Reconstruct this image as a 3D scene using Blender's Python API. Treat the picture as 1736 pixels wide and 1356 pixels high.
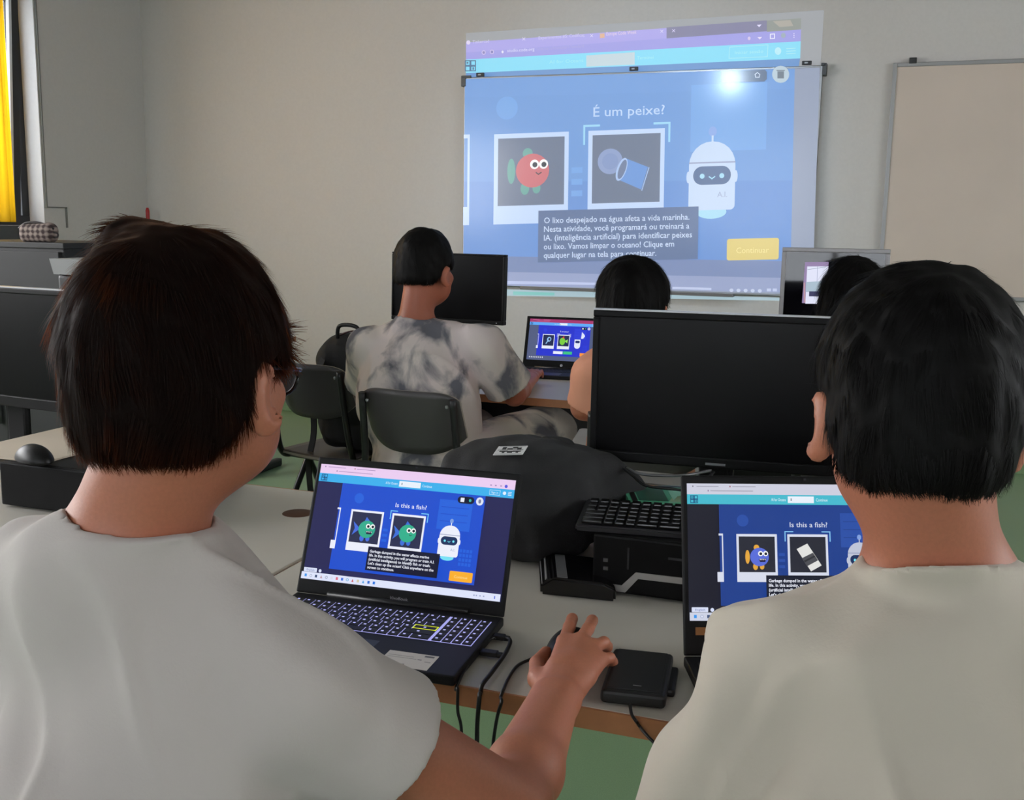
import bpy, bmesh, math, random
import numpy as np
from mathutils import Vector, Matrix
random.seed(4); rng = np.random.default_rng(4)
C = bpy.context.scene.collection
for o in list(bpy.data.objects): bpy.data.objects.remove(o)

# ------------------------------------------------------------------ camera
W, H = 1736, 1356
FPX, YAW, PITCH, ROLL = 1780.0, 0.34752814, 0.16392452, 0.0166521
EYE = np.array([0, 0, 1.345])
F_ = np.array([-math.sin(YAW)*math.cos(PITCH), math.cos(YAW)*math.cos(PITCH), -math.sin(PITCH)])
r_ = np.array([math.cos(YAW), math.sin(YAW), 0.0]); u_ = np.cross(r_, F_)
R_ = r_*math.cos(ROLL)+u_*math.sin(ROLL); U_ = u_*math.cos(ROLL)-r_*math.sin(ROLL)
cd = bpy.data.cameras.new('camera'); cam = bpy.data.objects.new('camera', cd); C.objects.link(cam)
cd.sensor_width = 36; cd.lens = 36*FPX/W; cd.clip_start = .02
cam.matrix_world = Matrix(((R_[0], U_[0], -F_[0], EYE[0]), (R_[1], U_[1], -F_[1], EYE[1]), (R_[2], U_[2], -F_[2], EYE[2]), (0, 0, 0, 1)))
cd.dof.use_dof = False
bpy.context.scene.camera = cam
def ray(x, y): return F_+R_*(x-W/2)/FPX-U_*(y-H/2)/FPX
def at(x, y, z): return EYE+ray(x, y)*z                     # point at depth z along the view
def onz(x, y, h): v = ray(x, y); return EYE+v*(h-EYE[2])/v[2]   # point at height h
def ony(x, y, Y): v = ray(x, y); return EYE+v*Y/v[1]
def onx(x, y, X): v = ray(x, y); return EYE+v*X/v[0]

# ------------------------------------------------------------------ world, lights, exposure
sc = bpy.context.scene
sc.view_settings.view_transform = 'Standard'; sc.view_settings.look = 'None'
sc.view_settings.exposure = 0.0; sc.view_settings.gamma = 1.0; sc.view_settings.use_curve_mapping = False
w = bpy.data.worlds.new('daylight'); sc.world = w; w.use_nodes = True
wn = w.node_tree.nodes; bg = wn['Background']; bg.inputs[0].default_value = (.90, .92, 1, 1); bg.inputs[1].default_value = 6.0
def area(name, loc, aim, sx, sy, e, col):
    l = bpy.data.lights.new(name, 'AREA'); l.shape = 'RECTANGLE'; l.size = sx; l.size_y = sy; l.energy = e; l.color = col
    o = bpy.data.objects.new(name, l); C.objects.link(o); o.location = loc
    o.rotation_euler = (Vector(aim)-Vector(loc)).to_track_quat('-Z', 'Y').to_euler(); return o
WALLX, WALLY = -5.24, 6.49
RX, BY, CEIL = 3.4, -3.2, 3.1
area('daylight_left_windows', (WALLX+.12, 2.1, 1.85), (0, 2.6, .7), 4.8, 1.1, 148, (1, .97, .955))
area('daylight_back_windows', (-.2, BY+.12, 2.0), (-.3, 3, .9), 4.6, 1.6, 17, (1, .965, .94))
area('daylight_right_windows', (RX-.12, 2.6, 2.0), (0, 4.0, .9), 3.4, 1.5, 30, (1, .93, .80))

# ------------------------------------------------------------------ materials
def lin(c):
    return tuple(((x/255)/12.92 if x/255 <= .04045 else ((x/255+.055)/1.055)**2.4) for x in c[:3])+(1,)
M = {}
def mat(name, c, rough=.6, metal=0, bump=0, scale=40, var=0, emit=0, spec=.5, sheen=0, sss=0, coat=0, detail=4):
    if name in M: return M[name]
    m = bpy.data.materials.new(name); m.use_nodes = True; M[name] = m
    nt = m.node_tree; b = nt.nodes['Principled BSDF']; col = lin(c)
    b.inputs['Base Color'].default_value = col; b.inputs['Roughness'].default_value = rough
    b.inputs['Metallic'].default_value = metal; b.inputs['Specular IOR Level'].default_value = spec
    if sheen: b.inputs['Sheen Weight'].default_value = sheen
    if coat: b.inputs['Coat Weight'].default_value = coat; b.inputs['Coat Roughness'].default_value = .08
    if sss:
        b.inputs['Subsurface Weight'].default_value = sss; b.inputs['Subsurface Radius'].default_value = (.012, .004, .002); b.inputs['Subsurface Scale'].default_value = 1
    if emit: b.inputs['Emission Color'].default_value = col; b.inputs['Emission Strength'].default_value = emit
    if bump or var:
        tc = nt.nodes.new('ShaderNodeTexCoord'); n = nt.nodes.new('ShaderNodeTexNoise')
        n.inputs['Scale'].default_value = scale; n.inputs['Detail'].default_value = detail
        nt.links.new(tc.outputs['Object'], n.inputs['Vector'])
        if bump:
            bp = nt.nodes.new('ShaderNodeBump'); bp.inputs['Strength'].default_value = bump; bp.inputs['Distance'].default_value = .01
            nt.links.new(n.outputs['Fac'], bp.inputs['Height']); nt.links.new(bp.outputs['Normal'], b.inputs['Normal'])
        if var:
            r = nt.nodes.new('ShaderNodeValToRGB')
            r.color_ramp.elements[0].position = .3; r.color_ramp.elements[1].position = .7
            r.color_ramp.elements[0].color = tuple(x*(1-var) for x in col[:3])+(1,)
            r.color_ramp.elements[1].color = tuple(min(1, x*(1+var)) for x in col[:3])+(1,)
            nt.links.new(n.outputs['Fac'], r.inputs['Fac']); nt.links.new(r.outputs['Color'], b.inputs['Base Color'])
    return m
def glow(c, s=1.0, base=.02, spec=.1, rough=.5):                                # self-lit colour: screens, small lights, projection, painted reflection
    name = 'screen_%d_%d_%d_%d_%d' % (c[0], c[1], c[2], round(s*100), round(base*100+spec*1000))
    if name in M: return M[name]
    m = bpy.data.materials.new(name); m.use_nodes = True; M[name] = m
    b = m.node_tree.nodes['Principled BSDF']; b.inputs['Base Color'].default_value = (base, base, base, 1)
    b.inputs['Roughness'].default_value = rough; b.inputs['Specular IOR Level'].default_value = spec
    b.inputs['Emission Color'].default_value = lin(c); b.inputs['Emission Strength'].default_value = s
    return m

# ------------------------------------------------------------------ mesh helpers
def link(name, me, mats=(), parent=None, smooth=False):
    for m in (mats if isinstance(mats, (list, tuple)) else [mats]): me.materials.append(m)
    o = bpy.data.objects.new(name, me); C.objects.link(o)
    if parent is not None: o.parent = parent
    if smooth: me.shade_smooth()
    return o
def empty(name, loc=(0, 0, 0), rz=0):
    o = bpy.data.objects.new(name, None); C.objects.link(o); o.location = loc; o.rotation_euler = (0, 0, rz); o.empty_display_size = .05
    return o
def tag(o, label, cat, group=None):
    o['label'] = label; o['category'] = cat
    if group: o['group'] = group
    return o
def structure(o): o['kind'] = 'structure'; return o
class B:
    """collects shapes into one mesh"""
    def __init__(s): s.bm = bmesh.new(); s.mi = 0
    def box(s, lo, hi, bev=0, seg=2, rot=None, mi=None):
        t = bmesh.new(); bmesh.ops.create_cube(t, size=1)
        lo, hi = Vector(lo), Vector(hi); c = (lo+hi)/2; d = hi-lo
        for v in t.verts: v.co = Vector((v.co.x*d.x, v.co.y*d.y, v.co.z*d.z))
        if bev: bmesh.ops.bevel(t, geom=t.edges[:], offset=min(bev, min(d)*.49), segments=seg, profile=.6, affect='EDGES')
        if rot is not None:
            for v in t.verts: v.co = rot @ v.co
        for v in t.verts: v.co += c
        return s.add(t, mi)
    def add(s, t, mi=None):
        vm = [s.bm.verts.new(v.co) for v in t.verts]; t.verts.index_update()
        for f in t.faces:
            try:
                nf = s.bm.faces.new([vm[v.index] for v in f.verts]); nf.material_index = s.mi if mi is None else mi; nf.smooth = f.smooth
            except ValueError: pass
        t.free(); return s
    def tube(s, pts, r, n=10, cap=True, mi=None, samples=None):
        pts = [Vector(p) for p in pts]
        if samples: pts = spline(pts, samples)
        rs = r if isinstance(r, (list, tuple)) else [r]*len(pts)
        if len(rs) != len(pts): rs = [rs[0]+(rs[-1]-rs[0])*i/(len(pts)-1) for i in range(len(pts))]
        rings = []; up = None
        for i, p in enumerate(pts):
            d = (pts[min(i+1, len(pts)-1)]-pts[max(i-1, 0)]).normalized()
            if up is None: up = d.orthogonal().normalized()
            up = (up-d*up.dot(d)).normalized(); q = d.cross(up)
            rings.append([s.bm.verts.new(p+(up*math.cos(a)+q*math.sin(a))*rs[i]) for a in [2*math.pi*k/n for k in range(n)]])
        m = s.mi if mi is None else mi
        for a, b in zip(rings, rings[1:]):
            for k in range(n):
                f = s.bm.faces.new((a[k], a[(k+1) % n], b[(k+1) % n], b[k])); f.smooth = True; f.material_index = m
        if cap:
            for rg in (rings[0][::-1], rings[-1]): s.bm.faces.new(rg).material_index = m
        return s
    def lathe(s, prof, c=(0, 0, 0), n=28, mi=None, sx=1, sy=1):
        c = Vector(c); m = s.mi if mi is None else mi
        rings = [[s.bm.verts.new(c+Vector((r*sx*math.cos(2*math.pi*k/n), r*sy*math.sin(2*math.pi*k/n), z))) for k in range(n)] for r, z in prof]
        for a, b in zip(rings, rings[1:]):
            for k in range(n):
                f = s.bm.faces.new((a[k], a[(k+1) % n], b[(k+1) % n], b[k])); f.smooth = True; f.material_index = m
        for rg in (rings[0][::-1], rings[-1]): s.bm.faces.new(rg).material_index = m
        return s
    def poly(s, pts, mi=None):
        f = s.bm.faces.new([s.bm.verts.new(p) for p in pts]); f.material_index = s.mi if mi is None else mi; return s
    def prism(s, pts, off, mi=None):
        off = Vector(off); a = [s.bm.verts.new(Vector(p)) for p in pts]; b = [s.bm.verts.new(Vector(p)+off) for p in pts]; m = s.mi if mi is None else mi
        fs = [s.bm.faces.new(a[::-1]), s.bm.faces.new(b)]+[s.bm.faces.new((a[i], a[(i+1) % len(a)], b[(i+1) % len(a)], b[i])) for i in range(len(a))]
        for f in fs: f.material_index = m
        return s
    def build(s, name, mats, parent=None, fix=True):
        if fix: bmesh.ops.recalc_face_normals(s.bm, faces=s.bm.faces[:])
        me = bpy.data.meshes.new(name); s.bm.to_mesh(me); s.bm.free()
        return link(name, me, mats, parent)
def spline(pts, n):
    out = []; P = [pts[0]]+list(pts)+[pts[-1]]
    for i in range(1, len(P)-2):
        for k in range(n):
            t = k/n; a, b, c, d = P[i-1], P[i], P[i+1], P[i+2]
            out.append(.5*((2*b)+(c-a)*t+(2*a-5*b+4*c-d)*t*t+(3*b-a-3*c+d)*t**3))
    out.append(Vector(pts[-1])); return out

# ------------------------------------------------------------------ implicit surfaces (for bodies, cloth, bags)
def V3(*a): return np.array(a, dtype=np.float64)
def rc(P, a, b, ra, rb):
    a = np.asarray(a, float); b = np.asarray(b, float); ab = b-a
    t = np.clip(((P-a)@ab)/(ab@ab+1e-12), 0, 1)
    return np.linalg.norm(P-a-t[:, None]*ab, axis=1)-(ra+(rb-ra)*t)
def el(P, c, r, Rm=None):
    q = P-np.asarray(c, float)
    if Rm is not None: q = q@Rm                        # columns of Rm are local axes
    r = np.asarray(r, float); k0 = np.linalg.norm(q/r, axis=1); k1 = np.linalg.norm(q/(r*r), axis=1)+1e-9
    return k0*(k0-1)/k1
def rbox(P, c, hs, rad, Rm=None):
    q = P-np.asarray(c, float)
    if Rm is not None: q = q@Rm
    q = np.abs(q)-np.asarray(hs, float)+rad
    return np.linalg.norm(np.maximum(q, 0), axis=1)+np.minimum(q.max(1), 0)-rad
def smin(a, b, k):
    h = np.maximum(k-np.abs(a-b), 0)/k; return np.minimum(a, b)-h*h*k*.25
def smax(a, b, k): return -smin(-a, -b, k)
def noise3(P, s, seed=0):
    r = np.random.default_rng(seed); o = np.zeros(len(P))
    for i in range(7):
        d = r.normal(size=3); d /= np.linalg.norm(d); o += np.sin(P@d*s*(.7+.6*r.random())*6.283+r.random()*6.283)
    return o/3.0
def rotm(yaw, pitch=0, roll=0):
    m = Matrix.Rotation(yaw, 3, 'Z') @ Matrix.Rotation(pitch, 3, 'X') @ Matrix.Rotation(roll, 3, 'Y')
    return np.array(m)
def surface(name, fn, lo, hi, h, mats, parent=None, warp=None):
    lo = np.asarray(lo, float); hi = np.asarray(hi, float); K = 8
    nb = np.ceil((hi-lo)/(h*K)).astype(int)+1; n = nb*K; Hh = h*K
    D = np.empty(n, np.float32)
    bi = np.stack(np.meshgrid(*[np.arange(k) for k in nb], indexing='ij'), -1).reshape(-1, 3)
    cen = lo+(bi+.5)*Hh; dc = fn(cen)
    blk = np.where(dc < 0, -1., 1.).astype(np.float32).reshape(nb)
    D[:] = np.repeat(np.repeat(np.repeat(blk, K, 0), K, 1), K, 2)
    act = bi[np.abs(dc) < Hh*1.35]
    off = np.stack(np.meshgrid(*[np.arange(K)]*3, indexing='ij'), -1).reshape(-1, 3)
    for s in range(0, len(act), 400):
        idx = (act[s:s+400, None, :]*K+off[None]).reshape(-1, 3)
        D[idx[:, 0], idx[:, 1], idx[:, 2]] = fn(lo+idx*h)
    S = D < 0
    S[0] = S[-1] = False; S[:, 0] = S[:, -1] = False; S[:, :, 0] = S[:, :, -1] = False
    D[~S & (D < 0)] = h*.5
    a = S[:-1, :-1, :-1]; cnt = np.zeros(a.shape, np.int8)
    for i in (0, 1):
        for j in (0, 1):
            for k in (0, 1): cnt += S[i:n[0]-1+i, j:n[1]-1+j, k:n[2]-1+k]
    mix = (cnt > 0) & (cnt < 8); cells = np.argwhere(mix)
    vid = np.full(a.shape, -1, np.int32); vid[mix] = np.arange(len(cells))
    acc = np.zeros((len(cells), 3)); num = np.zeros(len(cells))
    cor = [(i, j, k) for i in (0, 1) for j in (0, 1) for k in (0, 1)]
    for p in cor:
        for ax in range(3):
            if p[ax]: continue
            q = list(p); q[ax] = 1
            A = cells+p; Bq = cells+q
            da = D[A[:, 0], A[:, 1], A[:, 2]].astype(float); db = D[Bq[:, 0], Bq[:, 1], Bq[:, 2]].astype(float)
            m = (da < 0) != (db < 0); t = np.where(m, da/np.where(np.abs(da-db) < 1e-12, 1, da-db), 0)
            pt = np.array(p, float)[None].repeat(len(cells), 0); pt[:, ax] += t
            acc[m] += pt[m]; num[m] += 1
    verts = lo+(cells+acc/np.maximum(num, 1)[:, None])*h
    faces = []
    for ax in range(3):
        b, c = (ax+1) % 3, (ax+2) % 3
        sl0 = [slice(1, -1)]*3; sl0[ax] = slice(0, -1); sl1 = list(sl0); sl1[ax] = slice(1, None)
        s0 = S[tuple(sl0)]; s1 = S[tuple(sl1)]
        e = np.argwhere(s0 != s1)
        off0 = np.array([1, 1, 1]); off0[ax] = 0; e = e+off0
        fl = S[e[:, 0], e[:, 1], e[:, 2]]
        q = []
        for db_, dc_ in ((-1, -1), (0, -1), (0, 0), (-1, 0)):
            x = e.copy(); x[:, b] += db_; x[:, c] += dc_; q.append(vid[x[:, 0], x[:, 1], x[:, 2]])
        q = np.stack(q, 1); q = np.where(fl[:, None], q, q[:, ::-1]); faces.append(q)
    faces = np.concatenate(faces); faces = faces[(faces >= 0).all(1)]
    if warp is not None: verts = warp(verts)
    me = bpy.data.meshes.new(name)
    me.vertices.add(len(verts)); me.vertices.foreach_set('co', verts.astype(np.float32).ravel())
    me.loops.add(len(faces)*4); me.loops.foreach_set('vertex_index', faces.astype(np.int32).ravel())
    me.polygons.add(len(faces)); me.polygons.foreach_set('loop_start', np.arange(0, len(faces)*4, 4, dtype=np.int32))
    me.update(calc_edges=True); me.validate()
    o = link(name, me, mats, parent, smooth=True)
    sm = o.modifiers.new('relax', 'SMOOTH'); sm.factor = .5; sm.iterations = 2
    return o, verts

# ------------------------------------------------------------------ flat graphics: everything drawn on a screen is one mesh
_txt = {}
def text2d(s, bold=0.0):
    k = (s, bold)
    if k not in _txt:
        cu = bpy.data.curves.new('t', 'FONT'); cu.body = s; cu.size = 1; cu.offset = bold; cu.resolution_u = 2; cu.fill_mode = 'FRONT'
        o = bpy.data.objects.new('t', cu); C.objects.link(o); bpy.context.view_layer.update()
        me = bpy.data.meshes.new_from_object(o.evaluated_get(bpy.context.evaluated_depsgraph_get()))
        vs = np.array([v.co[:2] for v in me.vertices]) if len(me.vertices) else np.zeros((0, 2)); fs = [tuple(p.vertices) for p in me.polygons]
        bpy.data.objects.remove(o); bpy.data.meshes.remove(me); bpy.data.curves.remove(cu); _txt[k] = (vs, fs)
    return _txt[k]
def homography(src, dst):
    A = []
    for (x, y), (X, Y) in zip(src, dst):
        A.append([x, y, 1, 0, 0, 0, -X*x, -X*y, -X]); A.append([0, 0, 0, x, y, 1, -Y*x, -Y*y, -Y])
    return np.linalg.svd(np.array(A, float))[2][-1].reshape(3, 3)
def happ(Hm, p):
    q = Hm@np.array([p[0], p[1], 1.0]); return q[:2]/q[2]
UNIT = [(0, 0), (1, 0), (1, 1), (0, 1)]                       # TL TR BR BL, y down
class Canvas:
    def __init__(s, quad, map3, gain=1.0, lstep=.00012, base=.02):
        s.Hm = homography(quad, UNIT); s.map3 = map3; s.v = []; s.f = []; s.mi = []; s.mats = []; s.lay = [0]; s.gain = gain; s.step = lstep; s.base = base; s.sp = (.1, .5)
    def m(s, c, e=1.0):
        x = glow(c, e*s.gain, s.base, *s.sp)
        if x not in s.mats: s.mats.append(x)
        return s.mats.index(x)
    def raw(s, pts, faces, mi):
        s.lay[0] += 1; b = len(s.v)
        for p in pts: s.v.append(s.map3(*happ(s.Hm, p), s.lay[0]*s.step))
        for f in faces: s.f.append(tuple(i+b for i in f)); s.mi.append(mi)
    def poly(s, pts, c, e=1.0): s.raw(pts, [tuple(range(len(pts)))], s.m(c, e))
    def rect(s, x0, y0, x1, y1, c, e=1.0): s.poly([(x0, y0), (x1, y0), (x1, y1), (x0, y1)], c, e)
    def ell(s, cx, cy, rx, ry, c, e=1.0, rot=0, n=24):
        s.poly([(cx+rx*math.cos(t)*math.cos(rot)-ry*math.sin(t)*math.sin(rot), cy+rx*math.cos(t)*math.sin(rot)+ry*math.sin(t)*math.cos(rot)) for t in [2*math.pi*k/n for k in range(n)]], c, e)
    def rrect(s, x0, y0, x1, y1, r, c, e=1.0, top=None):
        pts = []; rt = r if top is None else top
        for cx, cy, a0, q in ((x1-r, y1-r, 0, r), (x0+r, y1-r, 90, r), (x0+rt, y0+rt, 180, rt), (x1-rt, y0+rt, 270, rt)):
            pts += [(cx+q*math.cos(math.radians(a0+a)), cy+q*math.sin(math.radians(a0+a))) for a in range(0, 91, 15)]
        s.poly(pts, c, e)
    def line(s, pts, wd, c, e=1.0):
        for a, b in zip(pts, pts[1:]):
            d = np.array(b, float)-a; d /= np.linalg.norm(d)+1e-9; nn = np.array([-d[1], d[0]])*wd/2; a2 = np.array(a, float)-d*wd/2; b2 = np.array(b, float)+d*wd/2
            s.poly([a2+nn, b2+nn, b2-nn, a2-nn], c, e)
    def text(s, x, y, size, body, c, e=1.0, width=None, center=False, dx=(1, 0), dy=(0, 1), bold=0.0):
        """x,y = left end (or centre) of the baseline in canvas coordinates; dx/dy = directions of the line and of down"""
        vs, fs = text2d(body, bold)
        if not len(vs): return
        vs = vs.copy(); w0 = vs[:, 0].max()-vs[:, 0].min(); vs[:, 0] -= vs[:, 0].min()
        kx = width/w0 if width else size
        pts = [(x+(px*kx-(w0*kx/2 if center else 0))*dx[0]-py*size*dy[0], y+(px*kx-(w0*kx/2 if center else 0))*dx[1]-py*size*dy[1]) for px, py in vs]
        s.raw(pts, fs, s.m(c, e))
    def build(s, name, parent=None):
        me = bpy.data.meshes.new(name); me.from_pydata([tuple(p) for p in s.v], [], s.f); me.update()
        for i, p in enumerate(me.polygons): p.material_index = s.mi[i]
        return link(name, me, s.mats, parent)
class Sub:
    """a canvas inside another canvas: source quad (author's coordinates) -> quad of the outer canvas"""
    def __new__(cls, outer, quad, inner):
        c = Canvas.__new__(Canvas); c.__dict__ = outer.__dict__.copy(); A = homography(quad, inner); c.Hm = outer.Hm@A; c.outer = outer
        return c

# ------------------------------------------------------------------ room
mwall = mat('wall_paint', (196, 193, 190), .85, bump=.04, scale=60, var=.02)
mfloor = mat('green_vinyl', (126, 155, 117), .42, bump=.05, scale=300, var=.10, detail=8)
mceil = mat('ceiling_paint', (140, 140, 138), .9)
mwhite = mat('window_reveal_paint', (225, 225, 225), .6)
structure(B().box((WALLX-.4, BY-.3, -.12), (RX+.3, WALLY+.3, 0)).build('floor', mfloor))
structure(B().box((WALLX-.4, BY-.3, CEIL), (RX+.3, WALLY+.3, CEIL+.12)).build('ceiling', mceil))
structure(B().box((WALLX-.2, WALLY, 0), (RX+.2, WALLY+.15, CEIL)).build('wall_front', mwall))
def walled(name, axis, p0, p1, t0, t1, holes):
    """a wall along an axis with window holes [(a0,a1,z0,z1)]"""
    b = B()
    def bx(a0, a1, z0, z1):
        if a1-a0 < .001 or z1-z0 < .001: return
        if axis == 'y': b.box((t0, a0, z0), (t1, a1, z1))
        else: b.box((a0, t0, z0), (a1, t1, z1))
    x = p0
    for a0, a1, z0, z1 in holes:
        bx(x, a0, 0, CEIL); bx(a0, a1, 0, z0); bx(a0, a1, z1, CEIL); x = a1
    bx(x, p1, 0, CEIL); return structure(b.build(name, mwall))
SILL = 1.30
WY = onx(66, 200, WALLX)[1]
walled('wall_left', 'y', BY, WALLY, WALLX-.22, WALLX, [(-1.6, .6, 1.3, 2.75), (1.2, 3.2, SILL, 2.75), (3.6, WY, SILL, 2.75)])
walled('wall_back', 'x', WALLX, RX, BY-.15, BY, [(-3.2, -1.2, 1.1, 2.75), (-.6, 1.6, 1.1, 2.75)])
walled('wall_right', 'y', BY, WALLY, RX, RX+.15, [(1.0, 4.2, 1.1, 2.75)])
mframe = mat('window_frame_aluminium', (52, 53, 56), .45, metal=.3)
mseal = mat('white_sash_seal', (215, 216, 222), .5)  # white strip along the tilted sash
def window(n, axis, a0, a1, z0, z1, t):
    f = B()
    def bx(p, q, b_, c, d0=-.03, d1=.03, bb=f):
        if axis == 'y': bb.box((t+d0, p, b_), (t+d1, q, c), .004)
        else: bb.box((p, t+d0, b_), (q, t+d1, c), .004)
    fw = .06
    bx(a0, a1, z0, z0+fw); bx(a0, a1, z1-fw, z1); bx(a0, a0+fw, z0+fw, z1-fw); bx(a1-fw, a1, z0+fw, z1-fw); bx((a0+a1)/2-.03, (a0+a1)/2+.03, z0+fw, z1-fw)
    fo = structure(f.build('window_%d' % n, mframe))
    g = B(); bx(a0+fw, a1-fw, z0+fw, z1-fw, -.004, .004, g); gl = mat('window_glass', (235, 240, 240), .02)
    gl.node_tree.nodes['Principled BSDF'].inputs['Transmission Weight'].default_value = 1; gl.node_tree.nodes['Principled BSDF'].inputs['IOR'].default_value = 1.02
    g.build('pane', gl, fo)
    return fo
wq = window(1, 'y', 3.6, WY, SILL, 2.75, WALLX-.15)
window(2, 'y', 1.2, 3.2, SILL, 2.75, WALLX-.1); window(3, 'y', -1.6, .6, 1.3, 2.75, WALLX-.1)
window(4, 'x', -3.2, -1.2, 1.1, 2.75, BY-.08); window(5, 'x', -.6, 1.6, 1.1, 2.75, BY-.08); window(6, 'y', 1.0, 4.2, 1.1, 2.75, RX+.08)
# tilted opening sash of window 1 and its sill
sash = B(); rt = rotm(0); T = math.radians(3.2)
s0 = onx(40, 200, WALLX+.02)[1]
def srot(x, y, z): d = z-SILL; return (WALLX-.07+x*math.cos(T)+d*math.sin(T), y, SILL+d*math.cos(T)-x*math.sin(T))
for x0, y0, x1, y1, z0, z1, mi in ((-.02, s0-.055, .02, s0, .05, 1.42, 0), (.0, s0-.075, .024, s0-.055, .05, 1.42, 1), (-.02, 3.7, .02, s0, 0, .05, 0), (-.02, 3.7, .02, s0, 1.4, 1.44, 0), (-.02, 3.66, .02, 3.71, 0, 1.44, 0)):
    ps = [srot(x, y, SILL+z) for z in (z0, z1) for x, y in ((x0, y0), (x1, y0), (x1, y1), (x0, y1))]
    sash.bm.verts.ensure_lookup_table(); vs = [sash.bm.verts.new(p) for p in ps]
    for q in ((0, 1, 2, 3), (4, 5, 6, 7), (0, 1, 5, 4), (1, 2, 6, 5), (2, 3, 7, 6), (3, 0, 4, 7)): sash.bm.faces.new([vs[i] for i in q]).material_index = mi
sash.build('sash', [mframe, mseal], wq)
B().box((WALLX-.14, 3.6, SILL-.09), (WALLX+.05, WY+.03, SILL-.001), .006).build('window_sill', mat('sill_grey', (70, 72, 74), .6), wq)
# yellow curtain hanging in front of the window
yb = B(); yc = onx(16, 200, WALLX+.03)[1]; n = 60
pts = [(WALLX+.035+.007*math.sin(i*1.1)+.003*math.sin(i*2.3), 3.55+(yc-3.55)*i/n) for i in range(n+1)]
for (xa, ya), (xb, yb_) in zip(pts, pts[1:]): yb.poly([(xa, ya, SILL+.02), (xb, yb_, SILL+.02), (xb, yb_, 2.8), (xa, ya, 2.8)])
mc = mat('yellow_curtain_cloth', (250, 214, 80), .8, bump=.1, scale=80, var=.06)
nt = mc.node_tree; tr = nt.nodes.new('ShaderNodeBsdfTranslucent'); tr.inputs[0].default_value = lin((255, 222, 90)); ms = nt.nodes.new('ShaderNodeMixShader'); ms.inputs[0].default_value = .72
nt.links.new(nt.nodes['Principled BSDF'].outputs[0], ms.inputs[1]); nt.links.new(tr.outputs[0], ms.inputs[2]); nt.links.new(ms.outputs[0], nt.nodes['Material Output'].inputs[0])
cu = yb.build('curtain', mc); bmx = bmesh.new(); bmx.from_mesh(cu.data); bmesh.ops.remove_doubles(bmx, verts=bmx.verts[:], dist=1e-4); bmx.to_mesh(cu.data); cu.data.shade_smooth()
so = cu.modifiers.new('thick', 'SOLIDIFY'); so.thickness = .002
tag(cu, 'bright yellow curtain hanging over the window at the far left edge', 'curtain')
# thin cable trunking on the left wall
tk = B(); p1 = onx(75, 351, WALLX); p2 = onx(111, 354, WALLX); p3 = onx(111, 386, WALLX)
tk.box((WALLX, WY+.01, p1[2]-.004), (WALLX+.012, p2[1], p1[2]+.004)); tk.box((WALLX, p2[1]-.004, p3[2]), (WALLX+.012, p2[1]+.004, p1[2]+.004)); tk.box((WALLX, WY+.012, p1[2]), (WALLX+.012, WY+.022, CEIL))
structure(tk.build('trim_1', mat('trunking', (120, 120, 116), .6)))
# coved vinyl skirting
b = B(); b.box((WALLX+.02, WALLY-.012, 0), (RX, WALLY, .07), .004); structure(b.build('baseboard_front', mfloor))
b = B(); b.box((WALLX, BY, 0), (WALLX+.012, WALLY-.02, .07), .004); structure(b.build('baseboard_left', mfloor))
# red pole
rp = ony(253, 352, WALLY-.10)
b = B(); b.lathe([(.09, 0), (.09, .02), (.02, .03)], (rp[0], rp[1]-.02, 0)); b.lathe([(.014, .03), (.014, rp[2]-.02), (.008, rp[2])], (rp[0], rp[1]-.02, 0), n=14)
tag(b.build('red_pole', mat('red_plastic', (150, 22, 28), .4)), 'thin red upright pole in the far corner, its tip above the hair', 'pole')

# ------------------------------------------------------------------ whiteboards
BDY = WALLY-.045                                             # front face of the main board
tl, trr, br, bl = ony(787, 131, BDY), ony(1390, 112, BDY), ony(1376, 502, BDY), ony(785, 484, BDY)
bx0, bx1, bz0, bz1 = (tl[0]+bl[0])/2, (trr[0]+br[0])/2, (bl[2]+br[2])/2, (tl[2]+trr[2])/2
mboard = mat('whiteboard_enamel', (196, 199, 206), .16, spec=.6); malu = mat('aluminium', (150, 152, 155), .35, metal=.8); mdark = mat('dark_plastic', (22, 22, 25), .4)
wb = empty('whiteboard', ((bx0+bx1)/2, WALLY, bz0)); o0 = Vector(wb.location)
def L(x, y, z): return (x-o0.x, y-o0.y, z-o0.z)
B().box(L(bx0+.012, BDY, bz0+.012), L(bx1-.012, WALLY-.005, bz1-.012)).build('writing_surface', mboard, wb)
b = B(); fy = BDY-.006
b.box(L(bx0, fy, bz0), L(bx0+.014, WALLY-.004, bz1), .003); b.box(L(bx1-.014, fy, bz0), L(bx1, WALLY-.004, bz1), .003)
b.box(L(bx0+.014, fy, bz0), L(bx1-.014, WALLY-.004, bz0+.014), .003); b.box(L(bx0+.014, fy, bz1-.014), L(bx1-.014, WALLY-.004, bz1), .003)
b.build('board_frame', malu, wb)
t0, t1 = ony(888, 487, BDY)[0], ony(1246, 500, BDY)[0]
B().box(L(t0, BDY-.07, bz0-.012), L(t1, BDY-.006, bz0-.002), .003).box(L(t0, BDY-.075, bz0-.012), L(t1, BDY-.068, bz0+.008), .002).build('pen_tray', mat('tray_metal', (112, 110, 108), .4, metal=.5), wb)
for px, py in ((815, 127), (1075, 117), (1368, 107)):
    q = ony(px, py, BDY); b = B(); b.box(L(q[0]-.027, BDY-.014, q[2]-.012), L(q[0]+.027, BDY+.0, q[2]+.012), .004)
    b.mi = 1; b.box(L(q[0]-.012, BDY-.016, q[2]-.004), L(q[0]+.006, BDY-.013, q[2]+.004)); b.build('clip', [mdark, malu], wb)
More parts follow.
